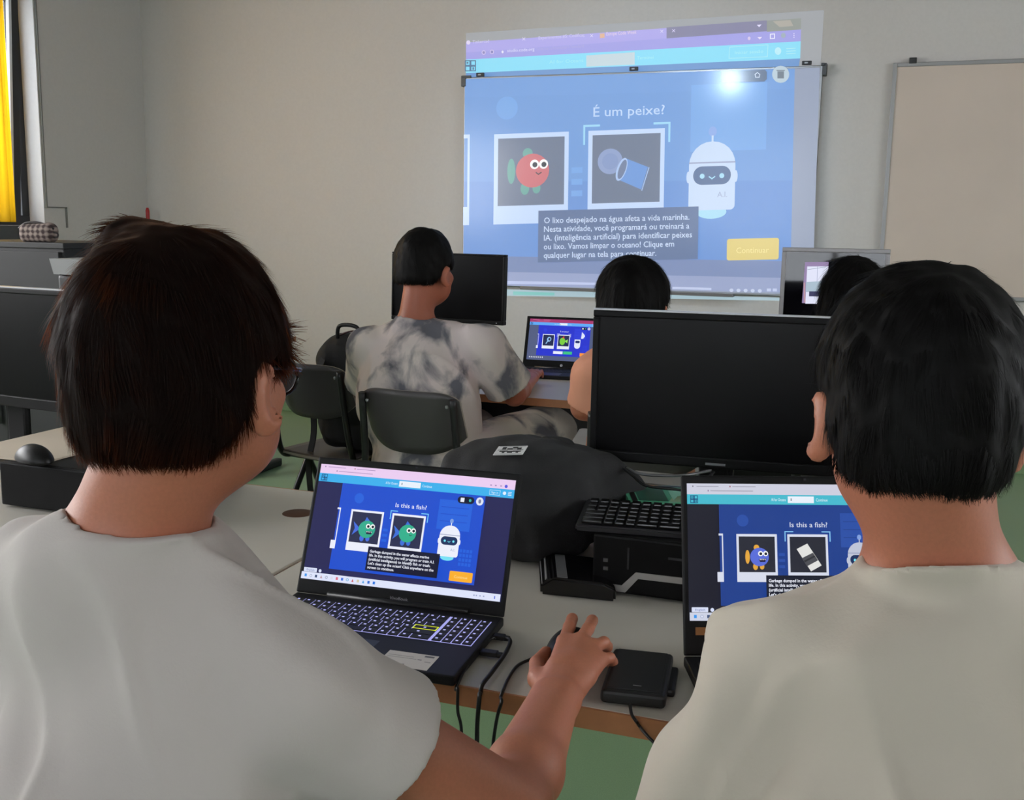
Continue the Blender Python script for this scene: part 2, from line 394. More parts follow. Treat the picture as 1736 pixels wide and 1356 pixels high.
for px, s_ in ((787, 1), (1388, -1)):
    xx = bx0 if s_ > 0 else bx1; b = B()
    b.box(L(xx-.02*(s_ > 0)-.0, BDY-.012, bz1-.055), L(xx+.012+.01*(s_ < 0), WALLY, bz1+.012), .004); b.box(L(xx-.01, BDY-.016, bz1-.004), L(xx+.05*s_ if s_ > 0 else xx+.012, BDY-.006, bz1+.012), .003)
    b.build('corner_bracket', mat('bracket_dark', (70, 72, 74), .4, metal=.5), wb)
tag(wb, 'large wall whiteboard that catches the projected picture', 'whiteboard')
# second board
w2 = empty('whiteboard', (0, WALLY, 1.3)); o0 = Vector(w2.location)
c0, c1, c2 = ony(1514, 107, BDY+.01), ony(1492, 425, BDY+.01), ony(1730, 511, BDY+.01)
x0, x1, z0, z1 = (c0[0]+c1[0])/2, 1.9, c2[2], c0[2]
B().box(L(x0+.015, BDY+.012, z0+.015), L(x1-.015, WALLY-.003, z1-.015)).build('writing_surface', mat('worn_whiteboard', (196, 182, 170), .45, var=.03, scale=3), w2)
b = B(); b.box(L(x0, BDY+.004, z0), L(x0+.022, WALLY, z1), .003); b.box(L(x1-.022, BDY+.004, z0), L(x1, WALLY, z1), .003); b.box(L(x0+.022, BDY+.004, z0), L(x1-.022, WALLY, z0+.022), .003); b.box(L(x0+.022, BDY+.004, z1-.022), L(x1-.022, WALLY, z1), .003)
b.build('board_frame', mat('worn_aluminium', (142, 142, 142), .4, metal=.6), w2)
q = ony(1548, 101, BDY); B().box(L(q[0]-.02, BDY, q[2]-.02), L(q[0]+.02, WALLY, q[2]+.012), .004).build('hook', mdark, w2)
tag(w2, 'beige worn whiteboard with grey frame at the right edge of the wall', 'whiteboard')

# ------------------------------------------------------------------ what the screens show
WHT, NAVY = (235, 238, 250), (24, 30, 62)
def fish(c, cx, cy, r, body, fin, evil=False, rnd=False):
    if rnd: c.ell(cx-r*1.28, cy, r*.24, r*.72, fin); c.ell(cx-r*.3, cy-r*.98, r*.3, r*.3, fin)
    else:
        c.poly([(cx-r*.8, cy), (cx-r*1.7, cy-r*.75), (cx-r*1.45, cy), (cx-r*1.7, cy+r*.75)], fin)
        c.poly([(cx-r*.5, cy-r*.6), (cx-r*.2, cy-r*1.35), (cx+r*.35, cy-r*.8)], fin)
    c.ell(cx-r*.45, cy+r*1.0, r*.26, r*.36, fin); c.ell(cx+r*.25, cy+r*1.0, r*.24, r*.3, fin)
    c.ell(cx, cy, r, r*.96, body)
    for ex in (.12, .66):
        c.ell(cx+r*ex, cy-r*.35, r*.27, r*.27, (245, 245, 245)); c.ell(cx+r*(ex+.02), cy-r*.33, r*.15, r*.15, (20, 25, 40))
    if evil:
        c.poly([(cx-r*.1, cy+r*.22), (cx+r*.75, cy+r*.15), (cx+r*.6, cy+r*.5), (cx+r*.05, cy+r*.52)], (25, 20, 60))
        for k in range(4): c.poly([(cx+r*(.0+k*.18), cy+r*.22), (cx+r*(.13+k*.18), cy+r*.2), (cx+r*(.07+k*.18), cy+r*.36)], (240, 240, 240))
    else: c.line([(cx+r*.22, cy+r*.12), (cx+r*.36, cy+r*.22), (cx+r*.52, cy+r*.12)], r*.06, (40, 40, 50))
def robot(c, x, y, white=(222, 230, 245), visor=(26, 48, 92), cyan=(120, 225, 245), open_=False):
    if open_:
        c.rrect(x-11, y-9, x+9, y+21, 9, white, top=1); c.rrect(x-8, y-5, x+7, y+3, 3, visor)
        c.poly([(x+10, y-12), (x+12, y-34), (x+21, y-25), (x+23, y-20), (x+17, y-12)], white); return
    c.ell(x, y-21, 2.2, 2.6, (130, 160, 220)); c.rect(x-.5, y-19, x+.5, y-15, white)
    c.ell(x, y+20, 8, 3.5, cyan)
    c.ell(x-12.6, y+2, 1.0, 3, white); c.ell(x+12.6, y+2, 1.0, 3, white)
    c.rrect(x-12.3, y-16, x+12.3, y+19, 2.5, white, top=12)
    c.rect(x-12.3, y-5.6, x+12.3, y-4.9, (140, 150, 185)); c.rrect(x-10, y-3.4, x+10, y+6, 4.6, visor)
    c.ell(x-5.2, y+1.6, 1.3, 1.3, cyan); c.ell(x+5.2, y+1.6, 1.3, 1.3, cyan); c.line([(x-1.4, y+2), (x, y+3), (x+1.4, y+2)], .6, cyan)
    c.text(x+3, y+12.5, 4, 'A.I.', (150, 165, 200))
BOX_EN = ['Garbage dumped in the water affects marine', 'life. In this activity, you will program or train A.I.', '(artificial intelligence) to identify fish or trash.', "Let's clean up the ocean! Click anywhere on the", 'screen to continue.']
BOX_PT = ['O lixo despejado na água afeta a vida marinha.', 'Nesta atividade, você programará ou treinará a', 'IA. (inteligência artificial) para identificar peixes', 'ou lixo. Vamos limpar o oceano! Clique em', 'qualquer lugar na tela para continuar.']
def game(c, kind):
    P = dict(lap=dict(bg=(28, 78, 205), lite=(38, 98, 218), ph=(42, 46, 78), w=WHT, box=(18, 20, 48), btn=(250, 175, 45), br=(120, 200, 245)),
             lap2=dict(bg=(28, 62, 140), lite=(40, 78, 165), ph=(38, 40, 52), w=(215, 220, 235), box=(24, 28, 44), btn=(240, 170, 45), br=(130, 190, 235)),
             far=dict(bg=(38, 52, 205), lite=(45, 62, 215), ph=(30, 40, 80), w=(230, 235, 250), box=(20, 20, 60), btn=(250, 150, 60), br=(210, 220, 250)),
             proj=dict(bg=(101, 147, 208), lite=(108, 158, 219), ph=(95, 108, 134), w=(187, 208, 240), box=(82, 104, 146), btn=(216, 196, 112), br=(150, 205, 235)))[kind]
    if kind != 'proj': c.rect(0, 0, 178, 100, P['bg'])
    c.ell(24, 16, 6, 6, P['lite']); c.rect(124, 8, 164, 42, P['lite'])
    if kind != 'proj':
        for yy in (16, 24, 32): c.rect(127, yy, 160, yy+.8, P['bg'])
        for i in range(4):
            for j in range(4): c.rect(156+i*4, 62+j*5, 159+i*4, 65.5+j*5, P['lite'])
    for y0, a in ((48, 20), (54, 14), (60, 22)): c.rect(60, y0, 66, y0+3, P['lite'])
    # cut-off card at the left edge
    c.rect(0 if kind == 'proj' else -1, 29, 3.4, 31, P['w']); c.rect(2.2, 31, 3.4, 67, P['w']); c.rect(0 if kind == 'proj' else -3, 67, 3.4, 76.6, P['w'])
    for i, x in enumerate((17, 69)):
        if kind == 'far' and i == 1: pass
        c.rect(x, 29.4, x+41.3, 76.6 if i == 0 or kind == 'far' else 70, P['w']); c.rect(x+2.3, 31.8, x+39, 67, P['ph'])
    for s_ in (-1, 1):
        c.line([(89.7+s_*23, 36), (89.7+s_*23, 26.8), (89.7+s_*15, 26.8)], 1.1, P['br'])
    if kind == 'lap':
        fish(c, 40, 51, 10.5, (50, 170, 140), (70, 110, 220), True); fish(c, 91, 51, 10.5, (50, 175, 140), (60, 110, 215))
    elif kind == 'lap2':
        fish(c, 40, 52, 9.5, (88, 108, 215), (225, 165, 60), True, True)
        c.poly([(78, 44), (89, 38.5), (103, 60), (92, 66)], (225, 225, 222)); c.poly([(83, 53), (94.5, 47.5), (99.5, 55), (88, 61)], (75, 76, 82)); c.poly([(85, 55.5), (96, 50), (97, 51.5), (86, 57)], (45, 46, 52))
    elif kind == 'far':
        c.ell(40, 46, 7, 8, (150, 200, 245), rot=.4); c.ell(41, 46, 3.5, 4.5, P['ph']); c.line([(36, 52), (31, 60)], 3, (150, 200, 245))
        c.ell(86, 51, 9.5, 12, (120, 205, 60)); c.poly([(94, 50), (104, 44), (103, 57)], (150, 225, 90)); c.poly([(84, 40), (90, 33), (92, 42)], (220, 60, 60))
        c.rect(58, 84, 90, 93, P['w']); c.rect(92, 84, 122, 93, (60, 195, 130))
    else:
        fish(c, 38.5, 49, 9.2, (196, 100, 108), (96, 158, 150), rnd=True)
        c.ell(81, 45.5, 6.8, 6.6, (132, 150, 192)); c.ell(81, 45.5, 4.4, 4.2, (122, 142, 188))
        c.poly([(89, 44), (101.5, 49), (98, 60.5), (85.5, 55)], (96, 142, 208)); c.ell(87.3, 49.8, 2.6, 6.2, (165, 190, 230), rot=.35); c.ell(87.6, 49.8, 1.8, 5.2, (100, 116, 150), rot=.35); c.line([(98.4, 60.8), (102, 49.4)], .5, (165, 190, 230))
    if kind == 'proj': robot(c, 135.8, 53, (190, 208, 234), (62, 92, 138), (160, 210, 232))
    elif kind == 'far': robot(c, 138, 52, (225, 232, 250), (30, 50, 110), open_=True)
    else: robot(c, 142.4, 53, P['w'] if kind == 'lap' else (190, 196, 214))
    if kind == 'far': c.text(90, 21, 6, 'É um peixe?', P['w'], center=True)
    else: c.text(90.8, 22.2, 7.0, 'É um peixe?' if kind == 'proj' else 'Is this a fish?', P['w'], width=38.5, center=True, bold=.006)
    if kind != 'far':
        bw = 88
        c.rect(46-(4 if kind == 'proj' else 0), 70, 134-(5 if kind == 'proj' else 0), 97, P['box'])
        L_ = BOX_PT if kind == 'proj' else BOX_EN; tx = 45.2 if kind == 'proj' else 48.5
        wd = [79, 79, 80.5, 71, 61.5] if kind == 'proj' else [73, 80, 76, 80.5, 33]
        for i, t in enumerate(L_): c.text(tx, 76.6+i*4.55, 4.3, t, (200, 214, 238) if kind == 'proj' else (235, 238, 250), width=wd[i], bold=.008 if kind == 'proj' else .022)
    x = -4 if kind == 'proj' else 0
    c.rrect(148.4+x, 87, 175.8+x, 98, 1.2, P['btn'])
    if kind != 'far': c.text(162+x, 94.4, 4.2, 'Continuar' if kind == 'proj' else 'Continue', (238, 222, 150) if kind == 'proj' else (255, 225, 150), center=True)
    if kind != 'proj':
        c.rrect(146, 3, 166, 11, 4, (16, 22, 48)); c.rect(149.5, 4.6, 154, 9.4, (235, 238, 250)); c.ell(161, 7, 1.5, 1.7, (60, 190, 180)); c.ell(172.5, 7, 4.4, 4.6, (225, 230, 245)); c.ell(172.5, 7, 1.6, 2.4, (120, 125, 160))
def logo(c, x, y, s, col, e=1.0):                             # four little framed squares
    g = s*.46
    for i in (0, 1):
        for j in (0, 1):
            a, b_ = x+i*s*.54, y+j*s*.54
            c.line([(a, b_), (a+g, b_), (a+g, b_+g), (a, b_+g), (a, b_)], s*.1, col, e)
    c.rect(x+.12*s, y+.12*s, x+.3*s, y+.3*s, col, e); c.rect(x+.7*s, y+.66*s, x+.86*s, y+.9*s, col, e)
def desktop(c, kind):
    """browser and desktop in display coordinates 344 x 193.5"""
    side = dict(lap=(36, 36, 84), lap2=(24, 25, 40), far=(82, 92, 128))[kind]
    tabs = dict(lap=(235, 205, 240), lap2=(205, 206, 222), far=(165, 55, 110))[kind]
    cy = dict(lap=(60, 175, 235), lap2=(70, 185, 205), far=(95, 170, 245))[kind]
    c.rect(0, 0, 344, 193.5, side); c.rect(0, 0, 344, 15.5, tabs)
    ink = (170, 140, 190) if kind == 'lap' else ((150, 150, 165) if kind == 'lap2' else (235, 160, 190))
    for x0, x1 in ((14, 46), (66, 100)): c.rect(x0, 3.6, x1, 4.6, ink)
    c.rect(8, 3, 9.5, 5, (90, 90, 110)); c.rect(62, 3, 63.5, 5, (150, 50, 70)); c.rect(34, 9.8, 96, 10.8, ink); c.rect(30, 9, 31.6, 11.4, (140, 120, 160))
    for x in (302, 310, 319): c.rect(x, 10, x+3, 12, ink)
    c.ell(329, 11, 2.6, 2.6, (90, 90, 220))
    c.rect(0, 15.5, 344, 29.5, cy)
    logo(c, 5, 17.5, 10, (20, 70, 120)); c.text(122, 24.5, 6, 'AI for Oceans', (225, 245, 255), width=21); c.rect(146, 17.6, 184, 27, (232, 240, 250)); c.rect(150, 20.5, 152, 24, (150, 160, 170)); c.text(187, 24.5, 6, 'Continue', (225, 245, 255), width=17)
    c.line([(303, 18.8), (320.5, 18.8), (320.5, 26.4), (303, 26.4), (303, 18.8)], .6, (210, 240, 255)); c.text(306, 24.2, 5, 'Sign in', (225, 245, 255), width=11.5); c.ell(328, 22.4, 2.8, 2.8, (225, 240, 255))
    for k in range(3): c.rect(334, 20+k*2.2, 340, 21+k*2.2, (225, 240, 255))
    g = Sub(c, [(0, 0), (178, 0), (178, 100), (0, 100)], [(45.5, 29.7), (297.5, 29.7), (297.5, 172.8), (45.5, 172.8)]); game(g, kind)
    if kind != 'far':
        c.rrect(3, 174.8, 26.5, 181.5, 1, (215, 222, 245)); c.ell(32.3, 178.4, 2.6, 2.7, (215, 222, 245)); c.text(8, 179.7, 4, 'English', (90, 110, 170), width=14)
        c.rect(0, 182, 344, 193.5, (222, 228, 250) if kind == 'lap' else (205, 210, 228))
        cols = [(60, 150, 235), (170, 180, 210), (60, 80, 120), (190, 150, 160), (150, 160, 190), (215, 218, 235), (220, 110, 130), (70, 120, 225), (80, 170, 220), (200, 80, 90), (210, 200, 170), (60, 160, 230), (50, 110, 210), (40, 120, 225)]
        for i, k in enumerate(cols):
            x = 6+i*9.4
            if i in (1, 4, 8): c.ell(x+2, 187.6, 2.4, 2.4, k); c.ell(x+2, 187.6, 1.4, 1.4, (225, 230, 248))
            elif i in (3, 9, 11): c.poly([(x, 190), (x+4, 190), (x+2, 185)], k)
            else: c.rect(x, 185.4, x+4, 189.8, k)
        for x in (300, 304, 310, 316): c.rect(x, 187, x+2.2, 189, (150, 160, 200))
        c.rect(334, 185.6, 336, 190, (110, 130, 220))
    else:
        for i in range(8): c.ell(15+i*9, 181.5, 2.4, 3.2, (225, 228, 240))

# ------------------------------------------------------------------ the projected picture, its light painted as glowing flat shapes (upper strip on the wall, the rest on the board)
PX = [(0, 0), (W, 0), (W, H), (0, H)]
def on_plane(Y): return lambda u, v, d: ony(u*W, v*H, Y-.0006-d)
hs = ony(1240, 135, BDY); dv = (hs-EYE); pj = hs+np.array([dv[0], -dv[1], dv[2]])*.46
sl = bpy.data.lights.new('projector_lamp', 'SPOT'); sl.energy = 85; sl.color = (.62, .8, 1); sl.shadow_soft_size = .035; sl.spot_size = math.radians(58); sl.spot_blend = .9
so_ = bpy.data.objects.new('projector_lamp', sl); C.objects.link(so_); so_.location = pj; so_.rotation_euler = (Vector(((bx0+bx1)/2, BDY, 1.6))-Vector(pj)).to_track_quat('-Z', 'Y').to_euler()
pi = empty('projected_picture', ((bx0+bx1)/2, WALLY, bz0))
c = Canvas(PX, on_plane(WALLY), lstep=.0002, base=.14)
c.poly([(790, 56), (1397, 17), (1391, 111), (789, 130)], (152, 155, 160), .95)  # faint projector spill around the picture, put into glowing colour
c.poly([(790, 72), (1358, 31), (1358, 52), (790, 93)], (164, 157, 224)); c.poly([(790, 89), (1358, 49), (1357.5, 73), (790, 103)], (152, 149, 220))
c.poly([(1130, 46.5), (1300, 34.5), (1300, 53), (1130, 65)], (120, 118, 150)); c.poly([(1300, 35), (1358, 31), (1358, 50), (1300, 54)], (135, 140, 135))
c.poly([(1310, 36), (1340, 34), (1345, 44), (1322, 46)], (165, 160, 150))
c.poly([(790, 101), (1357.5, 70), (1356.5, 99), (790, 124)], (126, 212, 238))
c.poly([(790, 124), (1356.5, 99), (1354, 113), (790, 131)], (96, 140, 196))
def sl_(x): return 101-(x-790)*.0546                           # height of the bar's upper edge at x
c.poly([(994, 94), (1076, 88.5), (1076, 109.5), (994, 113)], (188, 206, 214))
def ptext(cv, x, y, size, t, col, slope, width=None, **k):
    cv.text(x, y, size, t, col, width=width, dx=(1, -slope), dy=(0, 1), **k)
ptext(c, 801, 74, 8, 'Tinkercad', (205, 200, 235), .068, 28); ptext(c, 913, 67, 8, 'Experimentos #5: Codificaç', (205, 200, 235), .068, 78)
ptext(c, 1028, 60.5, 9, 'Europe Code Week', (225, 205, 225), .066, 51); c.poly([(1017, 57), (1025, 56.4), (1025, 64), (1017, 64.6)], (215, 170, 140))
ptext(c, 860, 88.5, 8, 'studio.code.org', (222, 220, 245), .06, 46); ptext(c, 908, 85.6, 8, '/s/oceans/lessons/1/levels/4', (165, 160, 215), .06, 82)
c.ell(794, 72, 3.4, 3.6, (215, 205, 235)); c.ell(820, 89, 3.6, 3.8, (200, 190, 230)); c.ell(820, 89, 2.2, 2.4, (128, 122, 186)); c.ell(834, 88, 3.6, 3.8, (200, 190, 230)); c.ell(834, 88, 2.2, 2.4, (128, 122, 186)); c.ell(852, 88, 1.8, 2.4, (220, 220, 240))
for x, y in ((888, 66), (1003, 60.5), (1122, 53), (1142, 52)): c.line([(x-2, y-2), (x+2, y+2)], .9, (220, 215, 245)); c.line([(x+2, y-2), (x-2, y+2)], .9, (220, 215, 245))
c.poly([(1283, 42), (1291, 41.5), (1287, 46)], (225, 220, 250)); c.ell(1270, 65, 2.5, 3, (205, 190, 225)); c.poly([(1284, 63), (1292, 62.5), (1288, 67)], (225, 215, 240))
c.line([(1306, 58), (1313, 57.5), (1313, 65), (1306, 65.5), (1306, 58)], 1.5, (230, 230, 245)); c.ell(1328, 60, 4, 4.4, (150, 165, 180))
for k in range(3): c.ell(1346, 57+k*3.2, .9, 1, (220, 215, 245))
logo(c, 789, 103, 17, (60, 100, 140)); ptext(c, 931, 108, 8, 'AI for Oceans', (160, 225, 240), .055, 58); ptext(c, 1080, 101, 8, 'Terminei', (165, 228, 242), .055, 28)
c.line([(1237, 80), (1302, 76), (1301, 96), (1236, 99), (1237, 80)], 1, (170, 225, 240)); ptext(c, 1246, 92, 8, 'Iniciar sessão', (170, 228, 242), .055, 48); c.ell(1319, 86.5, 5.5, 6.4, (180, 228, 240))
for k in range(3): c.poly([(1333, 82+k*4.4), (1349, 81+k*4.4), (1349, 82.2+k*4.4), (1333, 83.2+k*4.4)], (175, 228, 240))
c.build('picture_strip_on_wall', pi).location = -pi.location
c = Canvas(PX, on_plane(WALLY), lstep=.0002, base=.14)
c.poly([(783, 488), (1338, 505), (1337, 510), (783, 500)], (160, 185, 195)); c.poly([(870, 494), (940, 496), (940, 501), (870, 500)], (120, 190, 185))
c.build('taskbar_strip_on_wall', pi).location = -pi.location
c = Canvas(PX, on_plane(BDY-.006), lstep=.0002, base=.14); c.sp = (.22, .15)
c.poly([(788, 134), (1390, 114.5), (1377, 500), (785, 482)], (140, 151, 176), .95)  # the same projector spill painted across the board
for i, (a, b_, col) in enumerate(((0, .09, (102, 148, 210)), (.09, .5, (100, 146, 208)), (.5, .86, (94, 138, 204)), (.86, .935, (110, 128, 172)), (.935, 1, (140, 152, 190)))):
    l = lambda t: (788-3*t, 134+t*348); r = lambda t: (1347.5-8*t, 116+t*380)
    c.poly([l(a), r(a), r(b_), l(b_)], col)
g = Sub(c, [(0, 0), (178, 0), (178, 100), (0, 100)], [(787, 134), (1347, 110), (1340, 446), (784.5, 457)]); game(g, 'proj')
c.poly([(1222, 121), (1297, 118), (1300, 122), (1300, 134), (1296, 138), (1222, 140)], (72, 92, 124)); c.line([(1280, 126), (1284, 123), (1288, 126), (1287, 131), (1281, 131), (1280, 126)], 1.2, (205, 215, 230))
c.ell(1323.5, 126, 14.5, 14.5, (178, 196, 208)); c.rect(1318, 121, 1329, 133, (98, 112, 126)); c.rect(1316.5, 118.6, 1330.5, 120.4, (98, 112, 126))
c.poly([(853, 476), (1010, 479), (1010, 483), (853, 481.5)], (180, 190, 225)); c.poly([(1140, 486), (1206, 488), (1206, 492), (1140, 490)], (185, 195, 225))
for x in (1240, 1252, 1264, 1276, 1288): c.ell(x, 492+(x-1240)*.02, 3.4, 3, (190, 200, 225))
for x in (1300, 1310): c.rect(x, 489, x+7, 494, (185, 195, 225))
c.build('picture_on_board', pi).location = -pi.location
tag(pi, 'blue projected game picture with fish card and text box thrown on the whiteboard and wall', 'projected picture')

# ------------------------------------------------------------------ furniture
mtop = mat('desk_laminate', (196, 190, 180), .38, var=.02, scale=6); medge = mat('desk_beech_edge', (178, 120, 80), .5, var=.12, scale=25); msteel = mat('black_tube', (20, 20, 22), .4); mgrey = mat('grey_tube', (120, 122, 124), .4, metal=.4)
DH = .725
def desk(x0, x1, y0, y1, label, hole=None, group=None, foot=False, panel=False):  # panel: adds a dark sheet for the darkness under the desk
    d = empty('student_desk', ((x0+x1)/2, (y0+y1)/2, 0)); hx, hy = (x1-x0)/2, (y1-y0)/2
    b = B(); b.box((-hx+.003, -hy+.004, DH-.027), (hx-.003, hy-.004, DH), .0015)
    b.build('desktop', mtop, d)
    b = B(); b.box((-hx, -hy, DH-.029), (hx, -hy+.004, DH-.0004)); b.box((-hx, hy-.004, DH-.029), (hx, hy, DH-.0004)); b.box((-hx, -hy+.004, DH-.029), (-hx+.003, hy-.004, DH-.006)); b.box((hx-.003, -hy+.004, DH-.029), (hx, hy-.004, DH-.006))
    b.build('edge_band', medge, d)
    for sx in (-1, 1):
        b = B(); X = sx*(hx-.07)
        b.box((X-.02, -hy+.08, .0), (X+.02, hy-.08, .045), .012); b.box((X-.02, -.045, .04), (X+.02, .045, DH-.03), .006); b.box((X-.018, -hy+.1, DH-.062), (X+.018, hy-.1, DH-.03), .004)
        b.build('leg', msteel if foot else mgrey, d)
    b = B(); b.box((-hx+.07, hy-.2, DH-.075), (hx-.07, hy-.17, DH-.03)); b.build('crossbar', mgrey, d)
    if panel:  # added dark sheet standing in for the darkness under the desk
        b = B(); b.box((-hx+.095, -hy+.10, .22), (hx-.095, -hy+.115, DH-.03), .002); b.build('modesty_panel', mat('panel_dark', (16, 16, 18), .6), d)
    if hole is not None:
        b = B(); b.lathe([(.0, DH+.0002), (.033, DH+.0006), (.0335, DH+.0002)], (hole[0]-(x0+x1)/2, hole[1]-(y0+y1)/2, 0), n=32); b.build('cable_hole', mat('cable_hole_wood', (92, 58, 38), .8), d)
    return tag(d, label, 'desk', group)
fe = onz(936, 1190, DH)[1]; re = onz(455, 824, DH)[1]; gx = onz(474, 968, DH)[0]
desk(gx+.002, gx+1.602, fe, re, 'pale desk with brown edge under the laptop with the glowing keyboard and desktop computer')
hole = onz(505, 870, DH)
desk(gx-1.452, gx-.002, fe, re, 'pale desk with round cable hole left of the glowing keyboard laptop', hole=hole)
T2 = 3.6
desk(-2.15, -.88, T2, T2+.8, 'pale desk in the second row under the red-tabbed laptop', panel=True)
desk(-.876, .38, T2, T2+.8, 'pale desk in the second row under the silver framed monitor', panel=True)
ft = onz(455, 778, .05); desk(ft[0]-1.33, ft[0]+.09, 4.25, 5.05, 'far left desk behind the boy with glasses, only its black foot showing on the floor', foot=True)

mshell = mat('charcoal_chair_shell', (66, 62, 63), .45, bump=.03, scale=200); mrim = mat('chair_shell_rim', (150, 142, 132), .5)
def chair_proto(label):
    """school chair, local: faces +y, origin on the floor under the seat centre"""
    ch = empty('school_chair')
    def shell(name, f, nu, nv, th, mats):
        b = B(); top = [[b.bm.verts.new(f(u/nu, v/nv, 0)) for v in range(nv+1)] for u in range(nu+1)]; bot = [[b.bm.verts.new(f(u/nu, v/nv, th)) for v in range(nv+1)] for u in range(nu+1)]
        for u in range(nu):
            for v in range(nv):
                for g_ in (top, bot):
                    fc = b.bm.faces.new((g_[u][v], g_[u+1][v], g_[u+1][v+1], g_[u][v+1])); fc.smooth = True
        def side(p, q): 
            fc = b.bm.faces.new((p[0], p[1], q[1], q[0])); fc.material_index = 1
        for u in range(nu): side((top[u][0], top[u+1][0]), (bot[u][0], bot[u+1][0])); side((top[u][nv], top[u+1][nv]), (bot[u][nv], bot[u+1][nv]))
        for v in range(nv): side((top[0][v], top[0][v+1]), (bot[0][v], bot[0][v+1])); side((top[nu][v], top[nu][v+1]), (bot[nu][v], bot[nu][v+1]))
        return b.build(name, mats, ch)
    def backf(u, v, t):
        uu = (u-.5)*2; k = abs(uu)**6; hw = .178
        x = uu*hw; zt = .82-.028*k; zb = .602+.062*abs(uu)**3.4
        z = zb+(zt-zb)*v; y = -.20-.06*(v-.5)*.5-.0+.045*uu*uu-.03*v
        return Vector((x, y-t, z))
    def seatf(u, v, t):
        uu = (u-.5)*2; vv = v; x = uu*(.19-.015*vv); y = -.17+.38*vv
        z = .455-.012*(1-uu*uu)+.0-.03*max(0, vv-.8)/.2*.6; return Vector((x, y, z-t))
    shell('backrest', backf, 24, 8, .009, [mshell, mrim]); shell('seat', seatf, 14, 14, .010, [mshell, mrim])
    for sx in (-1, 1):
        b = B(); b.tube([(sx*.165, -.232, .80), (sx*.17, -.205, .62), (sx*.178, -.185, .50), (sx*.178, -.15, .435), (sx*.178, -.05, .425), (sx*.178, .15, .42)], .0125, samples=6); b.build('back_tube', msteel, ch)
        b = B(); b.tube([(sx*.178, -.02, .43), (sx*.20, .12, .2), (sx*.205, .2, .012)], .0125, samples=4); b.build('leg', msteel, ch)
        b = B(); b.tube([(sx*.178, .02, .43), (sx*.20, -.1, .2), (sx*.205, -.2, .012)], .0125, samples=4); b.build('leg', msteel, ch)
    for yy in (-.12, .12):
        b = B(); b.tube([(-.178, yy, .425), (.178, yy, .425)], .009); b.build('crossbar', msteel, ch)
    for sx in (-1, 1):
        bo = B(); bo.lathe([(.006, 0), (.006, .004), (.003, .006)], n=12); o = bo.build('rivet', malu, ch); o.rotation_euler = (math.radians(90), 0, 0); o.location = (sx*.145, -.232, .775)
    return tag(ch, label, 'chair', 'school chairs')
def copy_tree(o, parent=None):
    c_ = o.copy(); C.objects.link(c_)
    if parent is not None: c_.parent = parent
    for k in list(o.children): copy_tree(k, c_)
    return c_
def put(o, x, y, rz): o.location = (x, y, 0); o.rotation_euler = (0, 0, rz); return o
q = onz(532, 616, .82); ch1 = chair_proto('dark grey school chair holding a black backpack, nothing else seated'); put(ch1, q[0]+.0, q[1]+.22, -.15)
q = onz(703, 658, .82); ch2 = put(copy_tree(ch1), q[0], q[1]+.19, -.04); ch2['label'] = 'dark grey school chair under the boy in the tie-dye shirt'
q = onz(1068, 692, .82); ch3 = put(copy_tree(ch1), q[0]+.02, q[1]+.25, .12); ch3['label'] = 'dark school chair of the person in the peach top, mostly behind the big black monitor'
ch4 = put(copy_tree(ch1), -.04, 2.95, 0); ch4['label'] = 'school chair of the long-haired person, hidden behind the right boy'
ch5 = put(copy_tree(ch1), -.63, .60, .05); ch5['label'] = 'school chair under the boy with glasses in front on the left'
ch6 = put(copy_tree(ch1), .06, .82, .1); ch6['label'] = 'school chair under the boy in front on the right'

# ------------------------------------------------------------------ monitors
mblack = mat('monitor_black', (9, 9, 10), .5, spec=.18); mgloss = mat('monitor_panel_off', (4, 4, 5), .3, spec=.18); msilver = mat('monitor_silver', (138, 136, 138), .4, metal=.3)
mhighlight = mat('monitor_edge_pale', (205, 205, 210), .3)  # light caught on the top edge, painted as a pale strip
def monitor(name, cx, cy, zb, yaw, w_, h_, base_z, label, body=None, bez=.014, chin=.022, topstrip=False, tilt=0.03, panel=None, th=.03, cat='monitor'):
    m = empty(name, (cx, cy, base_z), yaw); body = body or mblack; z0 = zb-base_z
    R = Matrix.Rotation(-tilt, 3, 'X')
    def P(x, y, z): v = R @ Vector((x, y, z)); return (v.x, v.y, v.z+z0)
    def slab(x0, x1, y0, y1, a, b_, bev, mt, nm):
        k = B(); k.box((x0, y0, a), (x1, y1, b_), bev)
        for v in k.bm.verts: v.co = Vector(P(*v.co))
        return k.build(nm, mt, m)
    k = B()
    for lo, hi in (((-w_/2, 0, 0), (w_/2, th, chin)), ((-w_/2, 0, h_-bez), (w_/2, th, h_)), ((-w_/2, 0, chin), (-w_/2+bez, th, h_-bez)), ((w_/2-bez, 0, chin), (w_/2, th, h_-bez)), ((-w_/2+.01, .008, .01), (w_/2-.01, th, h_-.01))): k.box(lo, hi, .003)
    k.box((-w_/2+.08, th, .05), (w_/2-.08, th+.025, h_-.05), .02)
    if topstrip: k.box((-w_/2, .002, h_-.0005), (w_/2, th-.004, h_+.0025), mi=1)
    for v in k.bm.verts: v.co = Vector(P(*v.co))
    k.build('housing', [body, mhighlight], m)
    slab(-w_/2+bez, w_/2-bez, .004, .0079, chin, h_-bez, 0, panel or mgloss, 'screen')
    slab(w_/2-.03, w_/2-.027, -.0006, .001, chin*.4, chin*.4+.003, 0, glow((210, 215, 220), .6), 'power_light')
    k = B(); k.box((-.035, th+.01, .012), (.035, th+.03, z0+h_*.45), .008); k.build('stand', body, m)
    k = B(); k.lathe([(.0, 0), (.125, 0), (.125, .006), (.06, .014), (.0, .016)], (0, th-.01, 0), n=40, sx=1, sy=.75); k.build('base', body, m)
    return tag(m, label, cat)
q0 = at(1005, 531, 2.14); hh = .312
zb = at(998, 788, 2.14)[2]; yw = .0855; wdt = .52
